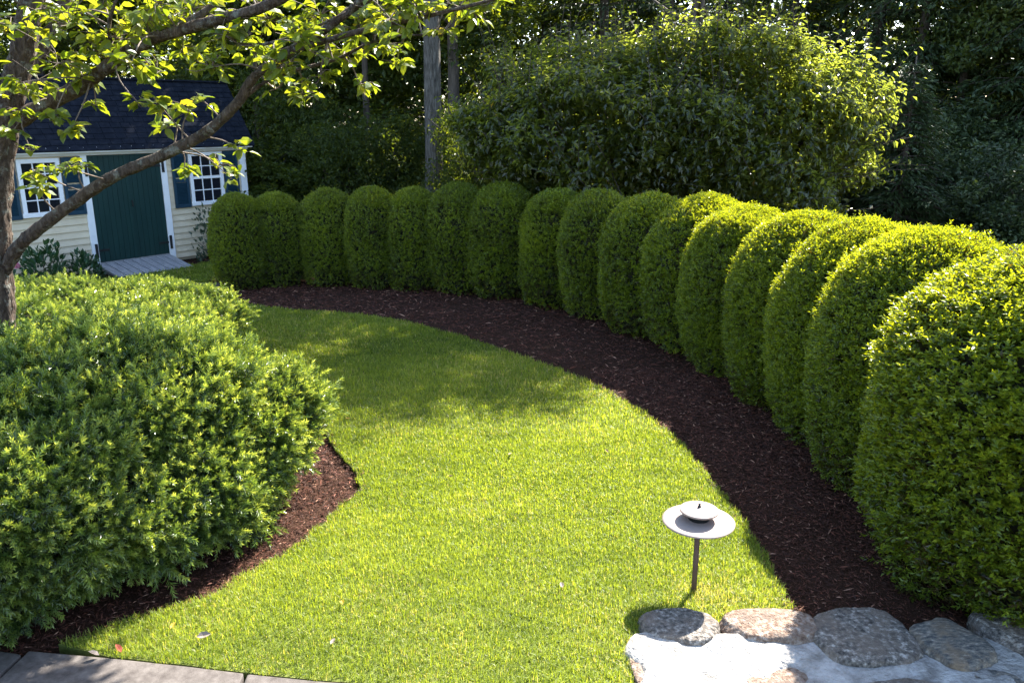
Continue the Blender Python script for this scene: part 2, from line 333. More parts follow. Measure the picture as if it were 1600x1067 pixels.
chips('c', 38000, BEDL, (-3.6, -1.1, 3.6, 7.6), bedl, 33)
chips('d', 12000, BEDS, (-9.5, -4.6, 12.2, 17.5), beds, 34)

# paving at the lower left
walk = empty('walkway', (-1, 3, 0)); tag(walk, kind='structure')
def pslab(poly, zt=.012):
    o = slab('paving_slab', [(x + 1, y - 3) for x, y in poly], zt, -.1, 'concrete'); o.parent = walk
    b = o.modifiers.new('bevel', 'BEVEL'); b.width = .012; b.segments = 2; b.limit_method = 'ANGLE'; b.angle_limit = R(50); return o
pslab([(-2.62, 3.80), (-2.16, 3.74), (-1.71, 3.67), (-1.395, 3.615), (-1.35, 2.4), (-2.75, 2.4)])
pslab([(-1.375, 3.61), (-1.0, 3.555), (0, 3.45), (.56, 3.40), (.58, 2.4), (-1.33, 2.4)])
pslab([(-4.2, 3.95), (-2.9, 3.835), (-2.65, 3.78), (-2.77, 2.4), (-4.2, 2.4)], .004)
# pale stone strip by the far end of the hedge bed
ps = slab('stepping_stone', [(-5.55, 13.25), (-4.95, 13.45), (-4.95, 13.75), (-5.5, 13.72)], .035, -.05, 'concrete')
tag(ps, 'pale flat stepping stone in the grass at the hedge end', 'stone')

# ------------------------------------------------------------------ mortared stone wall
wall = empty('stone_wall', (1.9, 3.6, 0)); tag(wall, 'low mortared fieldstone wall top at the lower right corner', 'wall')
WO = Vector((1.9, 3.6, 0))
def mortar():
    nx, ny = 110, 50; V = []; Fc = []
    X = np.linspace(.60, 3.6, nx); Y = np.linspace(2.5, 4.0, ny); XX, YY = np.meshgrid(X, Y)
    P = np.stack([XX.ravel(), YY.ravel(), np.zeros(nx * ny)], 1)
    top = np.clip(1 - np.clip((P[:, 1] - 3.90) / .1, 0, 1) ** 2, 0, 1) * np.clip((P[:, 0] - .60 + .03 * np.sin(P[:, 1] * 17)) / .06, 0, 1) ** .5
    P[:, 2] = -.12 + top * (.155 + .016 * wob(P, 7, 41) + .008 * wob(P, 22, 42) + .004 * wob(P, 60, 43))
    P[:, 1] += .02 * np.sin(P[:, 0] * 9) ; P -= np.array(WO)
    idx = np.arange(nx * ny).reshape(ny, nx)
    Fc = np.stack([idx[:-1, :-1], idx[:-1, 1:], idx[1:, 1:], idx[1:, :-1]], -1).reshape(-1, 4)
    link('mortar_bed', npmesh('mortar_bed', P, Fc, 'mortar', smooth=True), wall)
mortar()
def stone(cx, cy_, rx, ry, h, zc, mt, rz, seed, sq=2.6, flat=.6):
    bm = bmesh.new(); bmesh.ops.create_icosphere(bm, subdivisions=5, radius=1)
    me = bpy.data.meshes.new('stone'); bm.to_mesh(me); bm.free()
    V = np.array([v.co for v in me.vertices]); a = np.abs(V)
    V = V / (np.sum(a ** sq, 1) ** (1 / sq))[:, None]
    V[:, 2] = np.sign(V[:, 2]) * np.abs(V[:, 2]) ** 1.0
    V *= 1 + .11 * wob(V, 1.8, seed)[:, None] + .05 * wob(V, 4.5, seed + 1)[:, None] + .022 * wob(V, 13, seed + 2)[:, None] + .014 * wob(V, 31, seed + 3)[:, None] + .007 * wob(V, 70, seed + 4)[:, None]
    V[:, 2] = np.where(V[:, 2] > flat, flat + (V[:, 2] - flat) * .25, V[:, 2])
    V *= np.array([rx, ry, h]); c, s = math.cos(rz), math.sin(rz)
    V = V @ np.array([[c, s, 0], [-s, c, 0], [0, 0, 1]]) + np.array([cx, cy_, zc]) - np.array(WO)
    me.vertices.foreach_set('co', V.astype(np.float32).ravel()); me.materials.append(M[mt]); me.polygons.foreach_set('use_smooth', np.full(len(me.polygons), True)); me.update()
    return link('stone', me, wall)
stone(.925, 3.98, .225, .17, .12, -.012, 'stone_a', -.10, 51)['label'] = 'dark flat grey stone in the lamp shadow'
stone(1.45, 3.97, .27, .15, .13, -.005, 'stone_b', -.02, 54)['label'] = 'rounded tan stone in full sun'
stone(1.92, 3.88, .265, .25, .12, -.005, 'stone_a', .05, 57, 3.2)['label'] = 'large dark grey stone half in shade'
stone(2.37, 3.80, .175, .20, .13, .0, 'stone_c', .35, 60, 3.4)['label'] = 'angular streaked stone with a dark hollow below'
stone(2.84, 3.90, .20, .27, .14, -.01, 'stone_a', .4, 63)
stone(1.36, 3.55, .20, .11, .09, -.035, 'stone_b', .1, 66)
stone(1.95, 3.42, .26, .13, .09, -.01, 'stone_a', 0, 69)
stone(2.42, 3.48, .20, .12, .10, -.02, 'stone_c', .1, 72)
stone(.72, 3.62, .10, .22, .09, -.03, 'stone_b', .1, 75)

# ------------------------------------------------------------------ boxwood hedge
BH, BR = 1.8, .62
def bprof(t):
    return np.interp(t, [0, .06, .2, .38, .55, .68, .78, .86, .92, .965, .99, 1], [.70, .80, .93, .99, 1, .96, .87, .745, .59, .39, .2, 0.0])
def boxwood_foliage(seed, shoots, per, L, W):
    r = np.random.default_rng(seed); 
    t = r.uniform(.01, 1, shoots * 3); keep = r.uniform(0, 1, len(t)) < np.clip(bprof(t) + .25 * (t > .9), .12, 1) * np.interp(t, [0, .05, .2], [.35, .5, 1]); t = t[keep][:shoots]
    # extra points on the dome so the cap is as dense as the sides
    nd = shoots // 4; rr = np.sqrt(r.uniform(0, 1, nd)) * .8; tt = np.interp(rr, [0, .2, .39, .59, .745, .87], [1, .99, .965, .92, .86, .78])
    t = np.concatenate([t, tt]); a = r.uniform(0, 2 * np.pi, len(t)); n_ = len(t)
    rad = bprof(t) * BR
    dt = .01; slope = (bprof(np.clip(t + dt, 0, 1)) - bprof(np.clip(t - dt, 0, 1))) * BR / (2 * dt * BH)
    Nn = unit(np.stack([np.cos(a), np.sin(a), np.clip(-slope, -.5, 30)], 1))
    P = np.stack([np.cos(a) * rad, np.sin(a) * rad, t * BH], 1)
    bump = .045 * wob(P, 3.4, seed + 1) + .022 * wob(P, 10, seed + 2) + .012 * wob(P, 24, seed + 4) + np.where(r.uniform(0, 1, n_) < .03, .035, 0)
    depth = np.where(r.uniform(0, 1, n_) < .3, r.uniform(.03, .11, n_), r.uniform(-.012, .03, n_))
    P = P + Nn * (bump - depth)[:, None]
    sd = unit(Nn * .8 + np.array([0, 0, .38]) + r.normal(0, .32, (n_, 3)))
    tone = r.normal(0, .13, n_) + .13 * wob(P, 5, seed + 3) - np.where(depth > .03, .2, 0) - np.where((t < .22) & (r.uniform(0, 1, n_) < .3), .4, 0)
    side = unit(np.cross(sd, r.normal(size=(n_, 3)))); side2 = np.cross(sd, side)
    Ps, Ds, Ns, Rn, Ls = [], [], [], [], []
    for k in range(per):
        f = k / max(per - 1, 1); ang = k * 2.4 + r.uniform(-.4, .4, n_)
        rd = side * np.cos(ang)[:, None] + side2 * np.sin(ang)[:, None]
        open_ = (1.15 - .65 * f)
        Ds.append(unit(sd * (1 - .35 * (1 - f)) + rd * open_)); Ps.append(P + sd * ((f - .35) * .045) + rd * .002)
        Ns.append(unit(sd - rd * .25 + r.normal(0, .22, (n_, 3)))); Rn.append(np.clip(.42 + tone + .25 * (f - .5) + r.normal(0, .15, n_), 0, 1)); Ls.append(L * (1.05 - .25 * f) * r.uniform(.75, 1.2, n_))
    P = np.concatenate(Ps); Ls = np.concatenate(Ls); V, Fc = leaf_arrays(P, np.concatenate(Ds), np.concatenate(Ns), Ls, Ls * W, .22, .12)
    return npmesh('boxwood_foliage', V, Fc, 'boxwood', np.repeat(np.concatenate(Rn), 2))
def boxwood_core():  # opaque shell added inside each boxwood to block light
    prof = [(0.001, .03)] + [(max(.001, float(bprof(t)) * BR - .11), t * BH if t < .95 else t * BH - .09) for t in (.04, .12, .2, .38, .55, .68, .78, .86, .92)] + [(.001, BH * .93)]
    return MB().lathe(prof, 20).mesh('light_block_core', 'core', True)
def boxwood_stems(seed):
    random.seed(seed); m_ = MB()
    for k in range(22):
        a = k * .7 + random.uniform(-.2, .2); r0 = random.uniform(.03, .12); r1 = BR * random.uniform(.62, .8)
        m_.tube([(r0 * math.cos(a), r0 * math.sin(a), -.04), (r1 * .6 * math.cos(a + .1), r1 * .6 * math.sin(a + .1), .16), (r1 * math.cos(a), r1 * math.sin(a), .42)], [.016, .011, .005], 5)
    return m_.mesh('stems', 'twig', True)
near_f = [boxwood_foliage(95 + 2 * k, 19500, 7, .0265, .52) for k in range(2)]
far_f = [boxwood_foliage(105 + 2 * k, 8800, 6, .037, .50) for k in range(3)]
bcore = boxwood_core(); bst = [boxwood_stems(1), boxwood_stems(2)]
# front foot of every bush on the ground, its radius and height
HEDGE = [(-4.44, 13.37, .53, 1.62), (-3.92, 13.62, .55, 1.62), (-3.18, 13.60, .55, 1.63), (-2.42, 13.42, .57, 1.69), (-1.70, 13.24, .57, 1.71), (-1.04, 13.0, .60, 1.73),
         (-.36, 12.72, .66, 1.83), (.34, 12.13, .64, 1.79), (.88, 11.43, .66, 1.81), (1.42, 10.53, .70, 1.88), (1.80, 9.72, .72, 1.90), (2.13, 8.86, .74, 1.89),
         (2.40, 7.86, .76, 1.95), (2.52, 6.96, .76, 1.95), (2.56, 5.95, .78, 2.02), (2.53, 4.62, 1.02, 2.06)]
ORD = ['', 'second', 'third', 'fourth', 'fifth', 'sixth', 'seventh', 'eighth']
for i, (x, y, r_, h_) in enumerate(HEDGE):
    a = Vector(HEDGE[max(i - 1, 0)][:2]); b = Vector(HEDGE[min(i + 1, 15)][:2]); t = (b - a).normalized(); pn = Vector((-t.y, t.x))   # away from the lawn
    c = Vector((x, y)) + pn * r_ * .74
    if i == 0: lab = 'shaded rounded boxwood at the shed end of the hedge, leftmost'
    elif i == 15: lab = 'largest and nearest rounded boxwood, at the right edge of the photo'
    elif i < 8: lab = f'shaded rounded clipped boxwood, {ORD[i]} from the shed end of the hedge'
    else: lab = f'sunlit rounded clipped boxwood, {ORD[15 - i]} from the nearest right end of the hedge'
    e = empty('boxwood_shrub', (c.x, c.y, MZ), random.uniform(0, 6.28)); tag(e, lab, 'shrub', 'clipped boxwoods in the curved hedge')
    s_ = r_ / BR * (.92 if i < 9 else .96 if i < 15 else 1)
    fl_ = near_f[i % 2] if i >= 11 else far_f[i % 3]; e.rotation_euler = (random.uniform(-.03, .03), random.uniform(-.03, .03), random.uniform(0, 6.28)); e.scale = (random.uniform(.95, 1.05), random.uniform(.95, 1.05), random.uniform(.98, 1.02))
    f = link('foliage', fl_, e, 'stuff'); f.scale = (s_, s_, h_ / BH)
    k = link('light_block_core', bcore, e); k.scale = (s_, s_, h_ / BH)
    k = link('stems', bst[i % 2], e); k.scale = (s_, s_, h_ / BH)

# ------------------------------------------------------------------ yews (instanced needle sprigs)
def sprig_mesh(seed, L=.15, n_=54, nl=.034):
    r = np.random.default_rng(seed); ns = 1 + 3
    P, D, Nn, Ln, rn = [], [], [], [], []
    def shoot(o, d, L, n_):
        d = unit(np.array(d, float)[None])[0]; bend = r.normal(0, .12, 3)
        for k in range(n_):
            f = (k + .5) / n_; p = o + d * L * f + bend * L * f * f; ang = k * 2.4 + r.uniform(-.5, .5)
            a = np.cross(d, [.3, .2, .9]); a /= np.linalg.norm(a); b = np.cross(d, a); rd = a * math.cos(ang) + b * math.sin(ang)
            rd = rd * np.array([1, 1, .7]) 
            P.append(p); D.append(rd * (1.0 - .55 * f) + d * (.35 + .75 * f)); Nn.append(d - rd * .2); Ln.append(nl * (1 - .25 * f) * r.uniform(.8, 1.15))
            rn.append(np.clip(.22 + .55 * f ** 1.5 + r.normal(0, .07), 0, 1))
    shoot(np.zeros(3), (0, 0, 1), L, n_)
    for k in range(3):
        a = k * 2.1 + r.uniform(0, 1); shoot(np.array([0, 0, L * r.uniform(.1, .45)]), (math.cos(a) * .9, math.sin(a) * .9, 1), L * .6, int(n_ * .5))
    P, D, Nn, Ln = map(np.array, (P, D, Nn, Ln))
    V, Fc = leaf_arrays(P, D, Nn, Ln, .0068, .1, .15, .5)
    return npmesh('sprig', V, Fc, 'yew', np.repeat(np.array(rn), 2))
sprigs = [sprig_mesh(201), sprig_mesh(202, .17, 60), sprig_mesh(203, .13, 48)]
def gn_tree(srcs):
    ng = bpy.data.node_groups.new('scatter_sprigs', 'GeometryNodeTree')
    ng.interface.new_socket('Geometry', in_out='INPUT', socket_type='NodeSocketGeometry'); ng.interface.new_socket('Geometry', in_out='OUTPUT', socket_type='NodeSocketGeometry')
    gi = ng.nodes.new('NodeGroupInput'); go = ng.nodes.new('NodeGroupOutput'); iop = ng.nodes.new('GeometryNodeInstanceOnPoints'); jn = ng.nodes.new('GeometryNodeJoinGeometry')
    for s in reversed(srcs):
        oi = ng.nodes.new('GeometryNodeObjectInfo'); oi.inputs['Object'].default_value = s; oi.inputs['As Instance'].default_value = True; oi.transform_space = 'ORIGINAL'
        ng.links.new(oi.outputs['Geometry'], jn.inputs[0])
    ng.links.new(gi.outputs[0], iop.inputs['Points']); ng.links.new(jn.outputs[0], iop.inputs['Instance']); iop.inputs['Pick Instance'].default_value = True
    for nm, dt, sk in (('rot', 'FLOAT_VECTOR', 'Rotation'), ('scl', 'FLOAT', 'Scale'), ('idx', 'INT', 'Instance Index')):
        a = ng.nodes.new('GeometryNodeInputNamedAttribute'); a.data_type = dt; a.inputs['Name'].default_value = nm
        ng.links.new(a.outputs['Attribute'], iop.inputs[sk])
    ng.links.new(iop.outputs[0], go.inputs[0]); return ng
def blob_points(n_, c, ax, ay, h, rz, seed, p=2.6, zlo=.04):
    """points + normals on a lumpy rounded-box hedge shape standing on the ground"""
    r = np.random.default_rng(seed)
    d = rdir(n_ * 2, -.66, 1)
    q = np.abs(d) ** p; rad = (q[:, 0] + q[:, 1] + q[:, 2]) ** (-1 / p); S = d * rad[:, None]
    lump = .10 * wob(S, 3.1, seed + 1) + .08 * wob(S, 7.5, seed + 2) + .05 * wob(S, 16, seed + 3)
    g_ = np.sign(d) * np.abs(S) ** (p - 1) / np.array([ax, ay, h * .62]); Nn = unit(g_)
    A = np.array([ax, ay, h * .62]); P = S * A * (1 + lump)[:, None]; P[:, 2] += h * .38
    # undercut towards the ground
    sc = np.interp(P[:, 2] / h, [0, .12, .35, 1], [.93, .97, 1, 1]); P[:, :2] *= sc[:, None]
    k = P[:, 2] > zlo; P, Nn = P[k][:n_], Nn[k][:n_]
    cc, ss = math.cos(rz), math.sin(rz); RM = np.array([[cc, ss, 0], [-ss, cc, 0], [0, 0, 1]])
    return P @ RM + np.array([*c, MZ]), Nn @ RM
def eul(D, spin):
    out_ = np.zeros((len(D), 3))
    for i, d in enumerate(D):
        q = Vector(d).to_track_quat('Z', 'Y') @ Euler((0, 0, spin[i])).to_quaternion(); out_[i] = q.to_euler()
    return out_
def yew(c, ax, ay, h, rz, seed, count, label, nparts):
    e = empty('yew_shrub', (*c, MZ)); tag(e, label, 'shrub', 'clipped yews around the tree'); r = np.random.default_rng(seed)
    P, Nn = blob_points(count, c, ax, ay, h, rz, seed); 
    dep = np.where(r.uniform(0, 1, len(P)) < .4, r.uniform(.07, .2, len(P)), r.uniform(0, .07, len(P)))
    P = P - Nn * (.125 + dep)[:, None]
    D = unit(Nn * .75 + np.array([0, 0, .45]) + r.normal(0, .38, P.shape)); E = eul(D, r.uniform(0, 6.28, len(P)))
    scl = r.uniform(.65, 1.1, len(P)) * np.where(r.uniform(0, 1, len(P)) < .35, 1.5, 1.12); idx = r.integers(0, 3, len(P)); P = P - np.array([*c, MZ])
    # the sprigs nearest the camera on this side are parts of their own
    V = np.array([0, 0, 2.8]) - (P + np.array([*c, MZ])); face = np.sum(unit(V) * Nn, 1); dist = np.linalg.norm(V, axis=1)
    W_ = P + np.array([*c, MZ]); inview = (W_[:, 0] > -.63 * (W_[:, 1] * .964 + .5)) & (dep < .03)
    order = np.argsort(np.where((face > .1) & inview, dist, 99))[:nparts]
    objs = []
    for i in order:
        o = link('sprig', sprigs[idx[i]], e); o.location = P[i]; o.rotation_euler = E[i]; o.scale = (scl[i],) * 3; objs.append(o)
    rest = np.setdiff1d(np.arange(len(P)), order); me = bpy.data.meshes.new('foliage'); me.vertices.add(len(rest)); me.vertices.foreach_set('co', P[rest].astype(np.float32).ravel())
    for nm, ty, da, ky in (('rot', 'FLOAT_VECTOR', E[rest].astype(np.float32).ravel(), 'vector'), ('scl', 'FLOAT', scl[rest].astype(np.float32), 'value'), ('idx', 'INT', idx[rest].astype(np.int32), 'value')):
        a = me.attributes.new(nm, ty, 'POINT'); a.data.foreach_set(ky, da)
    me.materials.append(M['yew']); f = link('foliage', me, e, 'stuff')
    md = f.modifiers.new('sprigs', 'NODES')
    global YGN
    if YGN is None:
        s3 = [next(o for o in objs if o.data == s) for s in sprigs]; YGN = gn_tree(s3)
    md.node_group = YGN
    # added solid dark core that keeps light from passing through the yew
    bm = bmesh.new(); bmesh.ops.create_icosphere(bm, subdivisions=4, radius=1); me = bpy.data.meshes.new('light_block_core'); bm.to_mesh(me); bm.free()
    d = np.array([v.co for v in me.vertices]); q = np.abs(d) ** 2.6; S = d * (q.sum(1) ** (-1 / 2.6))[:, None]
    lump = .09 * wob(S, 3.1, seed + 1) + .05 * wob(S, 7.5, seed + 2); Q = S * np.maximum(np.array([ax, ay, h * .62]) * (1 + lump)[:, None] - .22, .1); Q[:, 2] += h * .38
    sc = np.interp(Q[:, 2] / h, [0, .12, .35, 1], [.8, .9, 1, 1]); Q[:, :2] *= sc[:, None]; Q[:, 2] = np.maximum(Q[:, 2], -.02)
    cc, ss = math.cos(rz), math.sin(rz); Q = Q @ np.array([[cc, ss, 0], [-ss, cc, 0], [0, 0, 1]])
    me.vertices.foreach_set('co', Q.astype(np.float32).ravel()); me.materials.append(M['core']); me.update(); link('light_block_core', me, e)
YGN = None
yew((-2.98, 5.02), 1.60, 1.23, 1.50, math.atan2(.834, .55), 301, 8600, 'large spreading yew in the left foreground beside the lawn', 300)
yew((-4.75, 8.5), 1.75, 1.45, 1.08, .3, 311, 4200, 'farther sunlit yew behind the big yew, in front of the shed', 120)

# ------------------------------------------------------------------ garden shed
SO = Vector((-5.67, 17.49, 0)); shed = empty('garden_shed', SO, math.atan2(-.7875, -.6163) + math.pi)
# local frame: x from -5.08 (left end) to 0 (right corner), -y towards the viewer
tag(shed, 'cream clapboard garden shed with dark green double door and navy roof', 'shed')
SW, SD = 5.08, 2.5
def S2(s): return -s
MB().box(-SW + .02, -.02, .02, SD, 0, 2.2).build('wall_body', 'siding', shed)
bh = .122; bw = MB()
def board(x0, x1, z):
    m_ = MB(); t0, t1 = .034, .008
    m_.v = [(x0, -t0, z), (x1, -t0, z), (x1, .02, z), (x0, .02, z), (x0, -t1, z + bh - .002), (x1, -t1, z + bh - .002), (x1, .02, z + bh - .002), (x0, .02, z + bh - .002)]
    m_.f = [(0, 3, 2, 1), (4, 5, 6, 7), (0, 1, 5, 4), (2, 3, 7, 6), (1, 2, 6, 5), (3, 0, 4, 7)]
    m_.build('clapboard', 'siding', shed)
for k in range(17):
    z = .06 + k * bh; board(-1.74, -.09, z); board(-SW + .09, -3.36, z)
for x0, x1 in ((-.10, .045), (-SW - .045, -SW + .10)): MB().box(x0, x1, -.055, .03, .02, 2.14).build('corner_board', 'white', shed, bevel=.004)
for x0, x1 in ((-1.86, -1.74), (-3.36, -3.24)): MB().box(x0, x1, -.06, .02, .04, 2.12).build('door_jamb', 'white', shed, bevel=.004)
MB().box(-SW - .1, .1, -.075, .0, 2.12, 2.20).build('frieze_board', 'white', shed, bevel=.004)
MB().box(-SW - .14, .14, -.20, -.077, 2.17, 2.27).build('eave_fascia', 'white', shed, bevel=.006)
for si, (x0, x1) in enumerate(((-2.545, -1.865), (-3.235, -2.555))):
    d = empty('door', (x0, -.035, .18)); d.parent = shed; wd = x1 - x0; npk = 7
    for k in range(npk):
        MB().box(k * wd / npk + .002, (k + 1) * wd / npk - .002, -.012, .02, 0, 1.93).build('plank', 'greendoor', d, bevel=.004)
    if si == 1: MB().box(wd - .02, wd + .05, -.028, -.013, 0, 1.93).build('astragal', 'greendoor', d, bevel=.004)
    hx = wd if si == 0 else 0; sg = 1 if si == 0 else -1
    for hz in (.22, 1.7):
        h_ = MB().box(min(hx - sg * .2, hx + sg * .03), max(hx - sg * .2, hx + sg * .03), -.022, -.013, hz - .02, hz + .02); h_.box(min(hx + sg * .02, hx + sg * .07), max(hx + sg * .02, hx + sg * .07), -.04, -.026, hz - .13, hz + .13)
        h_.build('hinge', 'iron', d, bevel=.003)
    if si == 0: MB().tube([(.03, -.012, .98), (.03, -.06, .98), (.03, -.06, 1.08), (.03, -.012, 1.08)], [.012] * 4, 6).build('handle', 'iron', d)
MB().box(-3.24, -1.86, -.055, .02, .10, .178).build('threshold', 'deckwood', shed)
def window(x0, x1, z0, z1):
    w_ = empty('window', ((x0 + x1) / 2, -.04, z0)); w_.parent = shed; hw = (x1 - x0) / 2; hh = z1 - z0; fw = .07
    f = MB(); f.box(-hw, -hw + fw, -.03, .03, 0, hh).box(hw - fw, hw, -.03, .03, 0, hh).box(-hw + fw, hw - fw, -.03, .03, hh - fw, hh).box(-hw - .02, hw + .02, -.045, .03, -.03, .045); f.build('frame', 'white', w_, bevel=.004)
    iw = 2 * (hw - fw); mid = hh * .5 + .01
    b = MB(); b.box(-hw + fw, hw - fw, -.022, .0, mid - .025, mid + .025)
    zs = [(.045, mid - .025), (mid + .025, hh - fw)]
    for (a0, a1) in zs:
        for k in (1, 2): xx = -hw + fw + iw * k / 3; b.box(xx - .009, xx + .009, -.012, -.001, a0, a1)
        zz = (a0 + a1) / 2; b.box(-hw + fw, hw - fw, -.0135, -.0025, zz - .009, zz + .009)
        for k in range(3):
            for q in range(2):
                MB().box(-hw + fw + iw * k / 3 + .006, -hw + fw + iw * (k + 1) / 3 - .006, .002, .006, a0 + (a1 - a0) * q / 2 + .006, a0 + (a1 - a0) * (q + 1) / 2 - .006).build('pane', 'glass', w_)
    b.build('sash_bars', 'white', w_)
    for sg in (-1, 1):
        sw = .33; xs = sg * (hw + .03 + sw / 2); s_ = empty('shutter', ((x0 + x1) / 2 + xs, -.045, z0 - .05)); s_.parent = shed; sh = hh + .06; q = sw / 2
        m_ = MB(); m_.box(-q, -q + .05, -.025, .01, 0, sh).box(q - .05, q, -.025, .01, 0, sh)
        for zz in (0, sh * .5 - .04, sh - .07): m_.box(-q + .05, q - .05, -.025, .01, zz, zz + .07)
        m_.build('shutter_frame', 'blueshutter', s_, bevel=.003)
        l_ = MB(); zz = .075
        while zz < sh - .08:
            if abs(zz + .012 - sh * .5) > .055: l_.box(-q + .05, q - .05, -.010, -.004, 0, .03, Matrix.Translation((0, 0, zz)) @ Matrix.Rotation(R(28), 4, 'X'))
            zz += .026
        l_.build('louvres', 'blueshutter', s_, kind='stuff')
window(-1.27, -.52, 1.09, 2.10); window(-4.42, -3.72, 1.14, 2.09)
# roof: steep front slope, long low rear slope, with shingle tabs
rf = empty('roof', (0, 0, 2.2)); rf.parent = shed
ra, rb = (-.22, .02), (.60, 1.27)
def rpt(u, v, off=0):
    dy, dz = rb[0] - ra[0], rb[1] - ra[1]; l = math.hypot(dy, dz); return (u, ra[0] + dy * v - dz / l * off, ra[1] + dz * v + dy / l * off)
m_ = MB(); x0, x1 = -SW - .14, .14
m_.v = [(x, y, z) for x in (x0, x1) for y, z in ((ra[0], ra[1]), (rb[0], rb[1]), (SD + .15, .25), (SD + .15, .16), (ra[0] + .04, ra[1] - .05))]
m_.f = [(0, 1, 6, 5), (1, 2, 7, 6), (2, 3, 8, 7), (3, 4, 9, 8), (4, 0, 5, 9), (4, 3, 2, 1, 0), (5, 6, 7, 8, 9)]; m_.build('roof_deck', 'roof', rf)
sh = MB(); nr = 13; sl_ = math.hypot(rb[0] - ra[0], rb[1] - ra[1])
for k in range(nr):
    v0, v1 = k / nr - .012, (k + 1) / nr + .02; u = x0 - .02 - (k % 2) * .1 - random.uniform(0, .05)
    while u < x1:
        wd = .21 + random.uniform(-.03, .03); a0, a1 = max(u, x0 - .01), min(u + wd - .008, x1 + .01); u += wd
        if a1 - a0 < .03: continue
        th = .014 + random.uniform(0, .006); b = len(sh.v); v00 = v0 - random.uniform(0, .006)
        sh.v += [rpt(a0, v00, .003), rpt(a1, v00, .003), rpt(a1, v00, th), rpt(a0, v00, th), rpt(a0, min(v1, 1.0), .004), rpt(a1, min(v1, 1.0), .004)]
        sh.f += [(b, b + 1, b + 2, b + 3), (b + 3, b + 2, b + 5, b + 4), (b, b + 3, b + 4), (b + 1, b + 5, b + 2)]
sh.build('shingles', 'roof', rf, kind='stuff')
MB().box(x0 - .01, x1 + .01, rb[0] - .06, rb[0] + .10, rb[1] - .01, rb[1] + .025).build('ridge_cap', 'roof', rf, bevel=.01)
for xx in (x0 - .03, x1 + .012):
    m_ = MB(); pr = [(ra[0] - .01, ra[1] + .01), (rb[0], rb[1] + .015), (rb[0], rb[1] - .16), (ra[0] + .05, ra[1] - .09)]
    m_.v = [(x, y, z) for x in (xx, xx + .02) for y, z in pr]; m_.f = [(3, 2, 1, 0), (4, 5, 6, 7), (0, 1, 5, 4), (1, 2, 6, 5), (2, 3, 7, 6), (3, 0, 4, 7)]; m_.build('rake_board', 'roof', rf)
m_ = MB(); m_.v = [(0.0, .0, 2.14 - 2.2), (0.0, SD, -.06), (0.0, rb[0], 1.2), (-.05, .0, -.06), (-.05, SD, -.06), (-.05, rb[0], 1.2)]; m_.f = [(0, 1, 2), (5, 4, 3), (0, 2, 5, 3), (1, 4, 5, 2)]; m_.build('gable_end', 'siding', rf)
# ramp
rp = empty('wooden_ramp', shed.matrix_basis @ Vector((-2.62, -.08, 0)), shed.rotation_euler.z); tag(rp, 'weathered grey plank ramp below the green shed door', 'ramp')
for k in range(9):
    wd = 1.46 / 9; xx = -.71 + k * wd; m_ = MB(); zt = random.uniform(-.004, .004)
    m_.v = [(xx + .009, 0, .12 + zt), (xx + wd - .009, 0, .12 + zt), (xx + wd - .009, 0, .165 + zt), (xx + .009, 0, .165 + zt), (xx + .009, -.8, -.03), (xx + wd - .009, -.8, -.03), (xx + wd - .009, -.8, .02 + zt), (xx + .009, -.8, .02 + zt)]
    m_.f = [(0, 1, 2, 3), (7, 6, 5, 4), (3, 2, 6, 7), (0, 4, 5, 1), (1, 5, 6, 2), (0, 3, 7, 4)]; m_.build('plank', 'deckwood', rp, bevel=.004)
for xx in (-.6, .6):
    m_ = MB(); m_.v = [(xx, -.02, -.05), (xx + .04, -.02, -.05), (xx + .04, -.02, .115), (xx, -.02, .115), (xx, -.76, -.05), (xx + .04, -.76, -.05), (xx + .04, -.76, -.03), (xx, -.76, -.03)]
    m_.f = [(0, 1, 2, 3), (7, 6, 5, 4), (3, 2, 6, 7), (0, 4, 5, 1), (1, 5, 6, 2), (0, 3, 7, 4)]; m_.build('joist', 'deckwood', rp)

# small plants by the shed
def leafy_plant(name, loc, rx, h, n_, L, W, mt, label, seed, up=.6, stems=7):
    r = np.random.default_rng(seed); e = empty(name, loc); tag(e, label, 'plant')
    d = rdir(n_, -.1, 1); f = r.uniform(.35, 1, n_)[:, None] ** .5; P = d * np.array([rx, rx, h]) * f * (1 + .18 * wob(d, 4, seed))[:, None]; P[:, 2] = np.maximum(P[:, 2], .02)
    D = unit(d * .8 + np.array([0, 0, up]) + r.normal(0, .45, P.shape)); Nn = unit(np.array([0, 0, 1.]) + d * .4 + r.normal(0, .3, P.shape)); Ls = L * r.uniform(.7, 1.2, n_)
    V, Fc = leaf_arrays6(P, D, Nn, Ls, Ls * W); link('foliage', npmesh('foliage', V, Fc, mt, np.repeat(r.uniform(0, 1, n_), 6)), e, 'stuff')
    m_ = MB()
    for k in range(stems):
        q = P[r.integers(0, n_)]; m_.tube([(0, 0, -.04), (q[0] * .4, q[1] * .4, q[2] * .5), tuple(q)], [.008, .006, .003], 5)
    m_.build('stems', 'twig', e); return e
SM = shed.matrix_basis
def sl_loc(x, y): q = SM @ Vector((x, y, 0)); return (q.x, q.y, MZ)
leafy_plant('leafy_plant', sl_loc(-4.47, -.6), .40, .70, 560, .12, .42, 'hosta', 'bushy dark green plant below the left shed window', 401)
leafy_plant('leafy_plant', sl_loc(-3.80, -.6), .30, .54, 380, .11, .42, 'hosta', 'smaller dark green plant beside the shed ramp', 403)
leafy_plant('loose_shrub', sl_loc(-1.12, -.42), .36, 1.05, 420, .085, .5, 'greyleaf', 'loose grey green shrub between the shed and the hedge end', 405, .9, 12)
e = leafy_plant('flowering_plant', sl_loc(-4.98, -.7), .22, .42, 150, .09, .4, 'hosta', 'small plant with pink flowers at the tree trunk', 407)
r = np.random.default_rng(9)
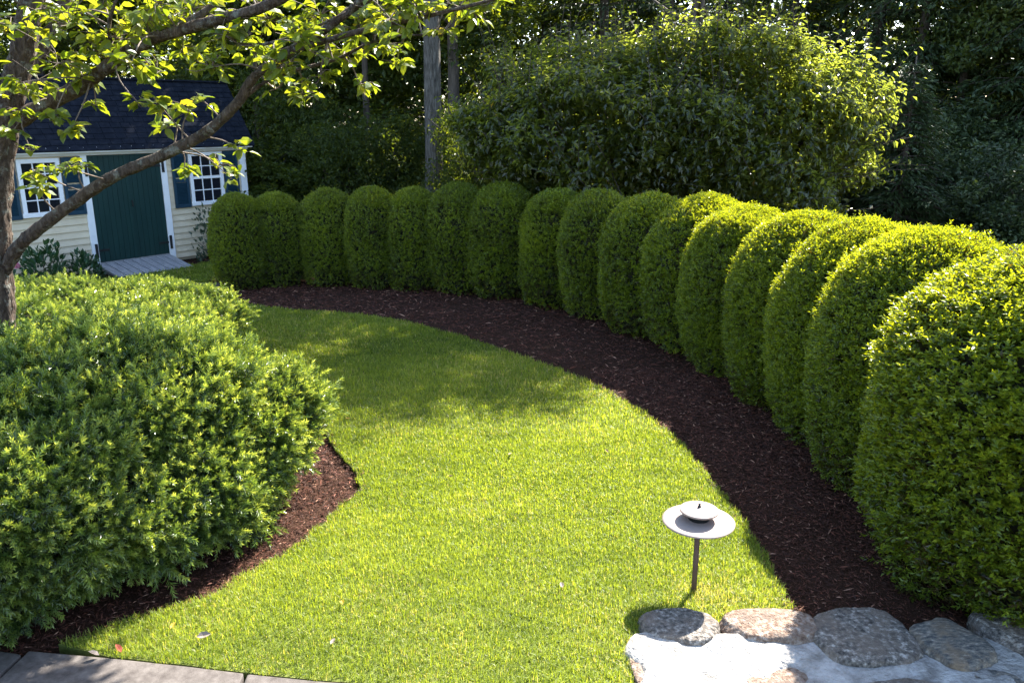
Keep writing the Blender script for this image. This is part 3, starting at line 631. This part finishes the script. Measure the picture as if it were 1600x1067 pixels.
for k in range(3):
    c = np.array([r.uniform(-.16, .16), r.uniform(-.16, .1), r.uniform(.40, .5)]); d = rdir(60, 0, 1); V, Fc = leaf_arrays(c + d * .05, d + r.normal(0, .4, d.shape), d, .035, .03)
    link('flower_head', npmesh('flower_head', V, Fc, 'petal', np.repeat(r.uniform(0, 1, 60), 2)), e)

# ------------------------------------------------------------------ path light
pl = empty('path_light', (1.108, 4.37, 0)); tag(pl, 'bronze path light with a wide flat hat on the lawn', 'lamp')
MB().tube([(0, 0, -.1), (0, 0, .46)], [.0165, .0165], 16).build('pole', 'lamppole', pl, True)
MB().lathe([(.001, .430), (.03, .432), (.034, .452), (.06, .462), (.195, .478), (.212, .480), (.213, .486), (.195, .488), (.115, .497), (.085, .499), (.001, .499)], 56).build('hat', 'lampmetal', pl, True)
MB().lathe([(.001, .497), (.062, .4985), (.062, .556), (.001, .557)], 40).build('lamp_body', 'iron', pl, True)
MB().lathe([(.001, .548), (.100, .546), (.113, .548), (.114, .557), (.110, .5595), (.05, .570), (.02, .572), (.001, .5725)], 48).build('cap', 'lampmetal', pl, True)
MB().lathe([(.001, .570), (.010, .571), (.011, .577), (.006, .583), (.008, .594), (.001, .597)], 16).build('finial', 'iron', pl, True)

# ------------------------------------------------------------------ foreground tree
def at(px, py, D):
    f, T = 1270, R(15.5); dx = (px - 800) / f; dy = -(py - 533.5) / f
    vy = math.cos(T) + dy * math.sin(T); vz = -math.sin(T) + dy * math.cos(T); t = D / vy; return np.array([dx * t, D, 2.8 + vz * t])
def spline(pts, n_=6):
    P = [np.array(p, float) for p in pts]; out_ = []
    for i in range(len(P) - 1):
        p0, p1, p2, p3 = P[max(i - 1, 0)], P[i], P[i + 1], P[min(i + 2, len(P) - 1)]
        for k in range(n_):
            t = k / n_; out_.append(.5 * ((2 * p1) + (-p0 + p2) * t + (2 * p0 - 5 * p1 + 4 * p2 - p3) * t * t + (-p0 + 3 * p1 - 3 * p2 + p3) * t ** 3))
    out_.append(P[-1]); return out_
TB = at(8, 560, 6.9); base = np.array([TB[0], 6.9, MZ])
tree = empty('foreground_tree', base); tag(tree, 'broad leaved tree at left with branches arching over the shed', 'tree')
def T_(p): return tuple(np.array(p) - base)
def branch(ctrl, r0, r1, seg=10, name='branch', n_=6, par=None, lump=.2):
    s = spline(ctrl, n_); k = len(s); rr = [r0 + (r1 - r0) * (i / (k - 1)) for i in range(k)]
    MB().tube([T_(q) for q in s], rr, seg, True, lump).build(name, 'bark', par or tree, True); return s, rr
trunk_c = [base + np.array([.05, 0, -.05]), at(2, 540, 6.9), at(-3, 450, 6.9), at(-6, 380, 6.9), at(-4, 290, 6.88), at(10, 190, 6.85), at(33, 90, 6.8), at(50, 0, 6.8), at(75, -120, 6.8), at(80, -260, 6.9)]
BR_ = []
BR_.append(branch(trunk_c, .135, .07, 16, 'trunk', lump=.22))
BR_.append(branch([at(6, 425, 6.9), at(30, 385, 6.8), at(70, 350, 6.7), at(125, 310, 6.6), at(180, 275, 6.5), at(255, 243, 6.4), at(325, 205, 6.3), at(372, 160, 6.2), at(400, 118, 6.15), at(455, 80, 6.1), at(520, 38, 6.0), at(575, -10, 5.9), at(620, -70, 5.8)], .056, .022, 12, n_=5))
BR_.append(branch([at(8, 205, 6.88), at(50, 175, 6.75), at(110, 145, 6.6), at(150, 118, 6.5), at(195, 85, 6.4), at(250, 57, 6.3), at(330, 35, 6.2), at(420, 8, 6.0), at(500, -40, 5.9)], .066, .03, 12, n_=5))
BR_.append(branch([at(30, 110, 6.85), at(62, 78, 7.0), at(90, 35, 7.1), at(112, -30, 7.2), at(150, -120, 7.3)], .07, .035, 10, n_=4))
BR_.append(branch([at(250, 57, 6.3), at(330, 12, 6.5), at(370, -40, 6.6)], .035, .02, 8, n_=4))
BR_.append(branch([at(455, 80, 6.1), at(560, 50, 5.9), at(650, 30, 5.8), at(740, 8, 5.7), at(790, -5, 5.6)], .022, .008, 8, n_=5))
BR_.append(branch([at(372, 160, 6.2), at(430, 120, 6.3), at(520, 95, 6.3), at(600, 60, 6.2), at(690, 55, 6.1)], .018, .006, 7, n_=5))
BR_.append(branch([at(180, 90, 6.4), at(170, 40, 6.2), at(190, -20, 6.1)], .018, .008, 7, n_=4))
BR_.append(branch([at(330, 35, 6.2), at(380, 70, 6.1), at(450, 60, 6.0), at(540, 20, 5.9)], .016, .006, 7, n_=4))
BR_.append(branch([at(520, 38, 6.0), at(610, -20, 5.9), at(700, -60, 5.8)], .02, .01, 7, n_=4))
allb = np.array([q for s, rr in BR_ for q in s]); allr = np.array([x for s, rr in BR_ for x in rr])
CL = [(60, 125, 40, 14), (40, 150, 35, 10), (28, 175, 25, 10), (110, 40, 60, 30), (180, 60, 50, 26), (150, 85, 40, 22), (230, 30, 50, 26), (300, 15, 50, 26), (285, 75, 40, 24), (350, 55, 45, 26), (420, 30, 50, 28),
      (470, 70, 45, 26), (500, 25, 50, 28), (560, 45, 50, 28), (440, 105, 40, 22), (400, 85, 35, 18), (472, 148, 28, 14), (610, 30, 45, 26), (660, 20, 45, 24), (720, 12, 45, 22), (765, 6, 30, 14), (540, 85, 35, 18),
      (600, 70, 35, 18), (245, 115, 30, 16), (330, 105, 35, 18), (90, 100, 35, 16), (130, 120, 25, 12), (205, 100, 30, 16), (380, 20, 40, 20), (620, 100, 25, 8), (500, 120, 25, 10), (560, 130, 22, 7),
      (98, 262, 22, 10), (62, 290, 24, 10), (55, 268, 20, 7), (110, 205, 22, 8), (130, 260, 16, 5), (50, 240, 14, 4), (215, 160, 20, 8), (252, 168, 24, 11), (295, 175, 26, 12), (262, 200, 18, 6), (320, 160, 14, 4), (288, 265, 18, 9), (345, 258, 24, 10), (362, 278, 14, 4),
      (372, 232, 14, 6), (30, 130, 20, 8), (52, 55, 25, 10), (15, 40, 25, 10), (68, 15, 30, 12), (430, 140, 26, 10), (20, 205, 18, 6), (85, 180, 18, 8), (150, 165, 18, 6), (520, 60, 40, 20), (590, 15, 40, 20), (690, 45, 25, 8), (250, 5, 50, 22), (160, 15, 50, 22)]
r = np.random.default_rng(77)
LP, LD, LN, LL, LI = [], [], [], [], []
tw = MB()
def cluster(c, rad, n_, droop=.25):
    i = int(np.argmin(np.linalg.norm(allb - c, axis=1) + .15 * r.random(len(allb)))); o = allb[i]
    mid = (o + c) / 2 + np.array([0, 0, .04]) + r.normal(0, .03, 3); s = spline([o, mid, c], 4)
    tw.tube([T_(q) for q in s], list(np.linspace(min(.008, allr[i]), .0035, len(s))), 5, False)
    nt_ = max(2, n_ // 4); 
    for k in range(nt_):
        d = rdir(1, -.5, .9)[0]; d[1] *= .8; e_ = c + d * rad * r.uniform(.5, 1.0); m2 = (c + e_) / 2 + r.normal(0, .02, 3); s = spline([c, m2, e_], 2)
        tw.tube([T_(q) for q in s], list(np.linspace(.0035, .002, len(s))), 4, False)
        for q in range(max(1, n_ // nt_)):
            f = r.uniform(.25, 1.05); p = c + (e_ - c) * f + r.normal(0, .008, 3); dd = unit((e_ - c)[None])[0] * .5 + rdir(1, -.6, .5)[0] * .9 + np.array([0, 0, -droop])
            LP.append(p); LD.append(dd); LN.append(np.array([0, 0, 1.]) + r.normal(0, .55, 3)); LL.append(r.uniform(.058, .115)); LI.append(c)
for (px, py, rp_, n_) in CL:
    D = float(r.uniform(5.6, 6.6)) if py < 140 else float(r.uniform(6.1, 6.7)); z = D * .964 + .5
    cluster(at(px, py, D), max(rp_ / 1270 * z * 1.15, .1), int(n_ * 2.5))
NSEEN = len(LP)
for k in range(75):     # canopy above and behind the frame edge
    px = r.uniform(-500, 640); py = -r.uniform(30, 520); D = r.uniform(5.4, 8.6)
    if px > 350 and py < -250: continue
    cluster(at(px, py, D), r.uniform(.25, .45), 26)
for k in range(16):
    cluster(at(r.uniform(560, 850), -r.uniform(25, 170), r.uniform(5.6, 7.0)), r.uniform(.22, .38), 22)
tw.build('twigs', 'twig', tree, True, kind='stuff')
LP, LD, LN, LL = map(np.array, (LP, LD, LN, LL)); LW = LL * r.uniform(.52, .66, len(LL))
rn = np.clip(r.beta(2, 2.4, len(LL)), 0, 1)
CAMP = np.array([0, 0, 2.8]); size = LL / np.linalg.norm(LP - CAMP, axis=1); size[NSEEN:] = 0; order = np.argsort(-size)[:300]; rest = np.setdiff1d(np.arange(len(LL)), order)
V, Fc = leaf_arrays6(LP[rest] - base, LD[rest], LN[rest], LL[rest], LW[rest], .14, .16)
link('foliage', npmesh('foliage', V, Fc, 'pear', np.repeat(rn[rest], 6)), tree, 'stuff')
lv = []
for k in range(6):
    V, Fc = leaf_arrays6(np.zeros((1, 3)), np.array([[0, 1., 0]]), np.array([[0, 0, 1.]]), 1.0, .54 + .02 * k, .10 + .03 * k, .10 + .04 * k); lv.append(npmesh('leaf', V, Fc, 'pear', np.full(6, .2 + .11 * k)))
def leaf_mtx(p, d, nn, L):
    y = unit(d[None])[0]; x = unit(np.cross(y, nn)[None])[0]; z = np.cross(x, y); m_ = Matrix(((x[0], y[0], z[0], p[0]), (x[1], y[1], z[1], p[1]), (x[2], y[2], z[2], p[2]), (0, 0, 0, 1))); return m_ @ Matrix.Scale(L, 4)
for i in order:
    o = link('leaf', lv[int(min(5, max(0, (rn[i] - .15) / .12)))], tree); o.matrix_basis = leaf_mtx(LP[i] - base, LD[i], LN[i], LL[i])

# ------------------------------------------------------------------ big flowering dogwood behind the hedge
KC = np.array([2.78, 14.6, 0.0]); kt = empty('dogwood_tree', KC); tag(kt, 'broad bushy dogwood behind the hedge, its top catching the sun', 'tree')
r = np.random.default_rng(88)
def kshape(d):
    p = 2.4; q = np.abs(d) ** p; S = d * (q.sum(1) ** (-1 / p))[:, None]; return S
ns = 11500; d = rdir(ns, -.55, 1); S = kshape(d); A = np.array([3.02, 2.1, 1.70])
# right shoulder slopes down, left trails off lower
top = np.interp(S[:, 0], [-1, -.6, 0, .55, .8, 1], [.72, .9, 1.0, 1.02, .86, .5])
P = S * A * (1 + .13 * wob(S, 3.5, 90) + .13 * wob(S, 8, 91) + .08 * wob(S, 18, 92))[:, None]; P[:, 2] = np.where(P[:, 2] > 0, P[:, 2] * top, P[:, 2]) + 2.35
dep = np.where(r.uniform(0, 1, ns) < .45, r.uniform(.1, .6, ns), r.uniform(0, .1, ns)); Nn = unit(S / A); P = P - Nn * dep[:, None]
kP, kD, kN, kL, kT = [], [], [], [], []
kb = MB()
sd = unit(Nn * .8 + np.array([0, 0, .15]) + r.normal(0, .5, P.shape))
sl2 = np.where((dep < .1) & (r.uniform(0, 1, ns) < np.where(Nn[:, 2] > .5, .17, np.where(Nn[:, 0] > .5, .2, .06))), r.uniform(.36, 1.0, ns), r.uniform(.16, .34, ns)); upm = sl2 > .34
sd[upm] = unit(Nn[upm] * np.where(Nn[upm][:, 2:] > .5, .15, .75) + np.array([0, 0, .6]) + r.normal(0, .28, (upm.sum(), 3)))
per = 8
for k in range(per):
    f = (k + .3) / per; ang = k * 2.6 + r.uniform(0, 6, ns) * .15; a_ = unit(np.cross(sd, r.normal(size=(ns, 3)))); b_ = np.cross(sd, a_); rd = a_ * np.cos(ang)[:, None] + b_ * np.sin(ang)[:, None]
    kP.append(P + sd * (sl2 * f)[:, None]); kD.append(rd * .9 + sd * .35 + np.array([0, 0, -.12])); kN.append(np.array([0, 0, 1.]) + Nn * .3 + r.normal(0, .38, P.shape)); kL.append(r.uniform(.085, .15, ns) * (1.1 - .3 * f)); kT.append(r.beta(2, 2.6, ns))
kP, kD, kN, kL, kT = map(np.concatenate, (kP, kD, kN, kL, kT))
view = unit(CAMP - KC - kP); wy = kP[:, 1] < .3; score = kL * (1 + 2 * (np.tile(upm, per) & wy)) * (wy & (np.tile(dep, per) < .06)); order = np.argsort(-score)[:300]; rest = np.setdiff1d(np.arange(len(kL)), order)
V, Fc = leaf_arrays(kP[rest], kD[rest], kN[rest], kL[rest], kL[rest] * .55, .18, .2); link('foliage', npmesh('foliage', V, Fc, 'dogwood', np.repeat(kT[rest], 2)), kt, 'stuff')
kl = []
for k in range(4):
    V, Fc = leaf_arrays6(np.zeros((1, 3)), np.array([[0, 1., 0]]), np.array([[0, 0, 1.]]), 1.0, .48 + .02 * k, .16, .2 + .04 * k); kl.append(npmesh('leaf', V, Fc, 'dogwood', np.full(6, .25 + .2 * k)))
for i in order:
    o = link('leaf', kl[int(min(3, kT[i] * 4))], kt); o.matrix_basis = leaf_mtx(kP[i], kD[i], kN[i], kL[i])
for i in np.where(upm)[0]: kb.tube([tuple(P[i]), tuple(P[i] + sd[i] * sl2[i])], [.006, .003], 4, False)
for k in range(9):
    x_ = (k - 4) * .75 + r.normal(0, .1); kb.tube([tuple(q) for q in spline([(x_ * .25, r.normal(0, .1), -.06), (x_ * .45, r.normal(0, .2), 1.0), (x_ * .85, r.normal(0, .4), 2.3), (x_ * 1.05, r.normal(0, .7), 3.6)], 5)], list(np.linspace(.07, .015, 16)), 7)
for i in r.choice(ns, 160, False):
    x_ = P[i][0] * .75; kb.tube([(x_, P[i][1] * .4, P[i][2] * .6 + .4), tuple(P[i] * .8 + np.array([x_, 0, P[i][2]]) * .2), tuple(P[i])], [.018, .01, .004], 4, False)
kb.build('branches', 'darkbark', kt, True)

# ------------------------------------------------------------------ woodland behind
def crown_mesh(name, seed, clumps, per, rx, rz_, L, W, mt, clump_r=.75, flat=.7, up=.3):
    r = np.random.default_rng(seed); d = rdir(clumps); f = r.uniform(.12, 1, clumps)[:, None] ** .45; C = d * f * np.array([rx, rx, rz_])
    cr = clump_r * r.uniform(.6, 1.3, clumps); n_ = clumps * per; ci = np.repeat(np.arange(clumps), per)
    dd = rdir(n_); ff = r.uniform(.2, 1, n_)[:, None] ** .5; P = C[ci] + dd * ff * cr[ci][:, None] * np.array([1, 1, flat])
    D = unit(dd * .6 + r.normal(0, .6, P.shape) + np.array([0, 0, -.15])); Nn = unit(np.array([0, 0, 1.]) * (.4 + up) + r.normal(0, .6, P.shape)); Ls = L * r.uniform(.65, 1.25, n_)
    V, Fc = leaf_arrays(P, D, Nn, Ls, Ls * W, .15, .15); tone = np.clip(r.beta(2, 2.4, n_) + np.repeat(r.normal(0, .1, clumps), per), 0, 1)
    return npmesh(name, V, Fc, mt, np.repeat(tone, 2)), C
CR = [crown_mesh('crown', 501 + k, 68, 140, 2.6, 3.4, .19, .55, 'forest') for k in range(3)]
CY = crown_mesh('crown', 511, 75, 170, 2.0, 3.4, .15, .55, 'forest_y', .6)
CS = [crown_mesh('crown', 521 + k, 55, 190, 1.35, 1.6, .10, .55, 'forest', .42) for k in range(2)]
def trunk_mesh(h, r0, seed, limbs, cz, crown_r):
    random.seed(seed); m_ = MB(); n_ = 14; pts = []; ox = oy = 0
    for i in range(n_):
        pts.append((ox, oy, -.06 + h * i / (n_ - 1))); ox += random.uniform(-.04, .04); oy += random.uniform(-.04, .04)
    rad = [r0 * (1 - .75 * i / (n_ - 1)) * (1.25 if i == 0 else 1) for i in range(n_)]; m_.tube(pts, rad, 12, True, .06)
    for k in range(limbs):
        i = random.randint(int(n_ * .4), n_ - 2); p = pts[i]; a = random.uniform(0, 6.28); l = random.uniform(.5, 1) * crown_r
        m_.tube([p, (p[0] + math.cos(a) * l * .5, p[1] + math.sin(a) * l * .5, p[2] + l * .25), (p[0] + math.cos(a) * l, p[1] + math.sin(a) * l, p[2] + l * .6)], [rad[i] * .5, rad[i] * .3, .015], 6)
    return m_
def tree_at(name, x, y, r0, h, crowns, label, bark='darkbark', group='trees in the wood behind the garden', seed=0, limbs=8, lean=0):
    e = empty(name, (x, y, GZ)); tag(e, label, 'tree', group)
    trunk_mesh(h, r0, seed, limbs, h * .7, 2).build('trunk', bark, e, True)
    for (cm, dx, dy, dz, sx, sz, rz) in crowns:
        o = link('crown', cm, e, 'stuff'); o.location = (dx, dy, dz); o.scale = (sx, sx, sz); o.rotation_euler = (0, 0, rz)
    return e
def pxX(px, D): return (px - 800) / 1270 * (D * .9636 + .7)
s_shade = crown_mesh('crown', 531, 55, 190, 1.35, 1.6, .10, .5, 'evergreen', .42)[0]  # darker leaf colour stands in for shade on the right-hand shrubs
c0, c1, c2 = CR[0][0], CR[1][0], CR[2][0]; cyel = CY[0]; s0, s1 = CS[0][0], CS[1][0]
tree_at('woodland_tree', pxX(682, 18), 18, .215, 15, [(c0, 1.6, 1.6, 10.2, 1.2, .8, 0), (c1, -1.4, 2.2, 12.0, 1.0, .9, 2)], 'tall tree with pale grey furrowed trunk rising behind the hedge centre', 'greybark', seed=1)
tree_at('woodland_tree', 3.6, 17.1, .17, 12, [(c2, -.9, 2.0, 9.8, .85, .7, 1), (c1, 1.0, -.8, 9.7, .62, .42, 3), (c2, .8, -.6, 9.9, .52, .36, 5), (c0, 2.6, -.4, 9.3, .42, .35, 1)], 'tall dark trunked tree standing behind the bushy dogwood', seed=2)
spec = [(412, 23, .10, 12, 'thin dark tree just right of the shed roof'), (505, 24, .09, 12, 'slim dark trunk left of centre in the wood'), (583, 21, .10, 11, 'straight thin black trunk left of the pale trunk'),
        (610, 26, .13, 14, 'farther dark trunk close left of the pale trunk'), (714, 20.5, .17, 13, 'dark trunk just right of the pale trunk'), (300, 27, .16, 14, 'dark tree rising behind the shed roof ridge'),
        (95, 25, .15, 14, 'dark tree behind the left end of the shed'), (-120, 22, .16, 13, 'dark tree beyond the left edge behind the shed'), (1290, 25, .15, 15, 'dark tree behind the right side of the dogwood'),
        (850, 27, .15, 15, 'dark trunk deep in the wood behind the dogwood top'), (1450, 27, .17, 15, 'dark tall tree in the right background'), (1690, 24, .16, 14, 'dark tree beyond the right edge of the photo'), (1620, 29, .16, 15, 'tall tree added behind the right edge hemlock for shade'), (1850, 21, .16, 13, 'unseen broad tree added outside the right edge for shade'), (1780, 27, .16, 15, 'unseen farther tree added outside the right edge for shade')]  # the last three trees are added to cast shade on the right-hand shrubs
for k, (px, D, r0, h, lab) in enumerate(spec):
    cs = [(CR[k % 3][0], random.uniform(-.5, .5), random.uniform(-.5, .5), h * .74, random.uniform(.8, 1.05), random.uniform(.7, .95), random.uniform(0, 6))]
    cs.append((CR[(k + 1) % 3][0], random.uniform(-1, 1), random.uniform(0, 1.5), h * .45, random.uniform(.8, 1.1), .8, random.uniform(0, 6)))
    tree_at('woodland_tree', pxX(px, D), D, r0, h, cs, lab, seed=10 + k)
tree_at('yellowish_tree', pxX(1475, 20), 20, .12, 11, [(cyel, 0, 0, 3.6, .85, .95, 0), (cyel, .3, .2, 7.6, .9, .9, 2)], 'tall narrow tree with yellowish green leaves in the right background', seed=40)
# understory saplings
us = [(420, 18.6, 1.5, 'dense dark shrub right beside the shed wall', 1.1, .75), (470, 20, 2.2, 'leafy sapling in the shade between shed and trunks', 1.0, 1.1), (548, 18.5, 1.7, 'small sapling with light catching leaves left of the pale trunk', .8, .9), (625, 19.2, 1.6, 'low dark shrub at the left foot of the pale trunk', .85, .8),
      (745, 17.2, 1.9, 'sapling with scattered bright leaves right of the pale trunk', .7, .9), (530, 23, 1.7, 'shaded sapling deeper between the dark trunks', 1.1, .9), (640, 23.5, 1.6, 'shaded sapling directly behind the pale trunk', 1.1, .9), (390, 24, 3.4, 'tall leafy sapling behind the shed corner', 1.3, 1.5),
      (1330, 17.5, 2.2, 'shadowed shrub behind the right shoulder of the dogwood', 1.1, 1.2), (1530, 17.5, 1.5, 'shadowed round shrub at the far right behind the hedge', 1.2, 1.0), (1440, 16.5, 1.1, 'low shadowed shrub right of the dogwood behind the hedge', 1.0, .8), (1600, 15, 1.3, 'dark shrub at the right edge behind the boxwoods', 1.1, .9)]
for k, (px, D, z, lab, sx, sz) in enumerate(us):
    e = empty('understory_shrub', (pxX(px, D), D, GZ)); tag(e, lab, 'shrub', 'shrubs at the edge of the wood')
    trunk_mesh(z + .8, .035, 60 + k, 6, z, 1).build('stem', 'darkbark', e, True)
    o = link('foliage', s_shade if k >= 8 else (s0, s1)[k % 2], e, 'stuff'); o.location = (0, 0, z); o.scale = (sx, sx, sz); o.rotation_euler = (0, 0, k * 1.3)
    o = link('foliage', s_shade if k >= 8 else (s1, s0)[k % 2], e, 'stuff'); o.location = (.5, .4, z * .55); o.scale = (sx * .9, sx * .9, sz * .8); o.rotation_euler = (0, 0, k * 2.1)
# evergreens: whorled drooping boughs
def evergreen_mesh(seed, h, rb, layers, per, L):
    r = np.random.default_rng(seed); Ps, Ds, Ns = [], [], []; m_ = MB()
    for k in range(layers):
        f = k / layers; z = h * (.04 + .95 * f); R_ = rb * (1 - f) ** .8 + .15; nb = int(5 + 5 * (1 - f))
        for b in range(nb):
            a = r.uniform(0, 6.28); l = R_ * r.uniform(.7, 1.1); dr = r.uniform(.1, .3); n_ = int(per * (l / rb)) + 12; u = r.uniform(.1, 1, n_) ** .8
            wd = .35 * l * (1 - .6 * u) + .05; lat = r.uniform(-1, 1, n_) * wd; ca, sa = math.cos(a), math.sin(a)
            z_ = z + .12 * l * u - dr * l * u * u * 1.6 - np.abs(lat) * .25 + r.normal(0, .03, n_)
            Ps.append(np.stack([ca * l * u - sa * lat, sa * l * u + ca * lat, z_], 1)); s_ = np.sign(lat); Ds.append(np.stack([ca + -sa * s_ * .9, sa + ca * s_ * .9, np.full(n_, -.35)], 1) + r.normal(0, .3, (n_, 3))); Ns.append(np.array([0, 0, 1.]) + r.normal(0, .35, (n_, 3)))
            m_.tube([(0, 0, z), (ca * l * .5, sa * l * .5, z + .06 * l - dr * .4 * l), (ca * l * .95, sa * l * .95, z + .12 * l - dr * l * 1.5)], [.02, .012, .004], 4, False)
    P, D, Nn = map(np.concatenate, (Ps, Ds, Ns)); Ls = L * r.uniform(.6, 1.2, len(P)); V, Fc = leaf_arrays(P, D, Nn, Ls, Ls * .32, .1, .2)
    m_.tube([(0, 0, -.06), (0, 0, h * .5), (0, 0, h)], [.03 * h ** .8, .018 * h ** .8, .01], 8)
    return npmesh('crown', V, Fc, 'evergreen', np.repeat(r.beta(2, 2.5, len(P)), 2)), m_.mesh('trunk', 'darkbark', True)
EV = [evergreen_mesh(601, 11, 2.9, 26, 110, .20), evergreen_mesh(603, 3.9, .95, 30, 75, .11)]
ev = [(1590, 19, 0, 1.0, 1.0, 'hemlock with layered drooping boughs at the right edge'), (1530, 23, 0, 1.2, 1.1, 'dark hemlock behind the right background shrubs'), (1340, 22, 0, 1.0, 1.1, 'dark hemlock showing right of the dogwood top'), (1405, 20.5, 0, .8, 1.0, 'slim dark evergreen between dogwood and yellowish tree'), (1393, 15.5, 1, 1.15, 1.0, 'small columnar dark evergreen at the right end of the dogwood'),
      (150, 29, 0, 1.2, 1.1, 'dark evergreen far behind the shed roof'), (450, 30, 0, 1.1, 1.1, 'dark evergreen in the deep wood right of the shed'), (600, 31, 0, 1.2, 1.2, 'dark evergreen deep behind the pale trunk'), (760, 30, 0, 1.1, 1.2, 'dark evergreen deep in the wood right of the pale trunk'), (1680, 20, 0, 1.0, 1.1, 'dark hemlock just outside the right edge'), (1120, 29, 0, 1.2, 1.2, 'dark evergreen deep behind the dogwood'), (935, 24, 0, 1.0, 1.1, 'dark evergreen showing above the left half of the dogwood'), (1030, 25, 0, 1.1, 1.1, 'dark evergreen showing above the dogwood middle'), (1215, 24.5, 0, 1.0, 1.1, 'dark evergreen showing above the right half of the dogwood'), (1625, 22, 0, 1.1, 1.0, 'hemlock added for shade behind the layered hemlock at the right edge'), (1700, 17.5, 0, .9, .9, 'nearer hemlock added for shade outside the right edge')]  # the last two hemlocks are added to deepen that shade
for k, (px, D, v, sx, sz, lab) in enumerate(ev):
    e = empty('evergreen_tree', (pxX(px, D), D, GZ), k * 1.1); tag(e, lab, 'tree', 'evergreens in the wood')
    for nm, me in (('crown', EV[v][0]), ('trunk', EV[v][1])):
        o = link(nm, me, e, 'stuff' if nm == 'crown' else None); o.scale = (sx, sx, sz)
# far wood as one mass
r = np.random.default_rng(700); n_ = 80000
P = np.stack([r.uniform(-45, 50, n_), r.uniform(33, 42, n_), r.uniform(0, 1, n_) ** .9 * 17], 1); D = r.normal(0, 1, P.shape); Nn = r.normal(0, 1, P.shape) + np.array([0, -.5, .5]); Ls = r.uniform(.28, .6, n_)
V, Fc = leaf_arrays(P, D, Nn, Ls, Ls * .6); o = link('far_wood', npmesh('far_wood', V, Fc, 'forest', np.repeat(r.beta(2, 3, n_), 2))); tag(o, 'dark far-off wood closing the background', 'wood', kind='stuff')

# ------------------------------------------------------------------ fallen leaves on the lawn
def gpt(px, py): 
    a = at(px, py, 1.0); dz = a[2] - 2.8; t = (.035 - 2.8) / dz; return (a[0] * t, t, .035)
fl = [(543, 655, 'yellowleaf', .05, 'small yellow fallen leaf near the yew corner'), (535, 942, 'yellowleaf', .05, 'yellow fallen leaf on the lawn in the lower middle'), (270, 978, 'yellowleaf', .045, 'yellow fallen leaf near the lower left bed edge'), (185, 1014, 'redleaf', .06, 'reddish brown fallen leaf by the paving edge'),
      (318, 994, 'paleleaf', .075, 'pale narrow fallen leaf on the lower left lawn'), (146, 1022, 'paleleaf', .06, 'pale fallen leaf lying on the paving edge'), (878, 915, 'paleleaf', .05, 'pale curled fallen leaf left of the path light'), (797, 710, 'deadleaf', .05, 'tan fallen leaf in the middle of the sunny lawn'), (703, 745, 'deadleaf', .055, 'flat tan fallen leaf left of the lawn middle'), (948, 705, 'deadleaf', .045, 'small tan fallen leaf right of the lawn middle'), (520, 1003, 'paleleaf', .045, 'pale fallen leaf near the bottom edge of the lawn')]
for k, (px, py, mt, L, lab) in enumerate(fl):
    V, Fc = leaf_arrays6(np.array([[0, -L / 2, 0]]), np.array([[0, 1., .1]]), np.array([[.2, 0, 1.]]), L, L * .55, .3, -.2)
    q = gpt(px, py); o = link('fallen_leaf', npmesh('fallen_leaf', V, Fc, mt)); o.location = q; o.rotation_euler = (random.uniform(-.3, .3), random.uniform(-.3, .3), random.uniform(0, 6.28)); tag(o, lab, 'leaf', 'fallen leaves on the lawn')
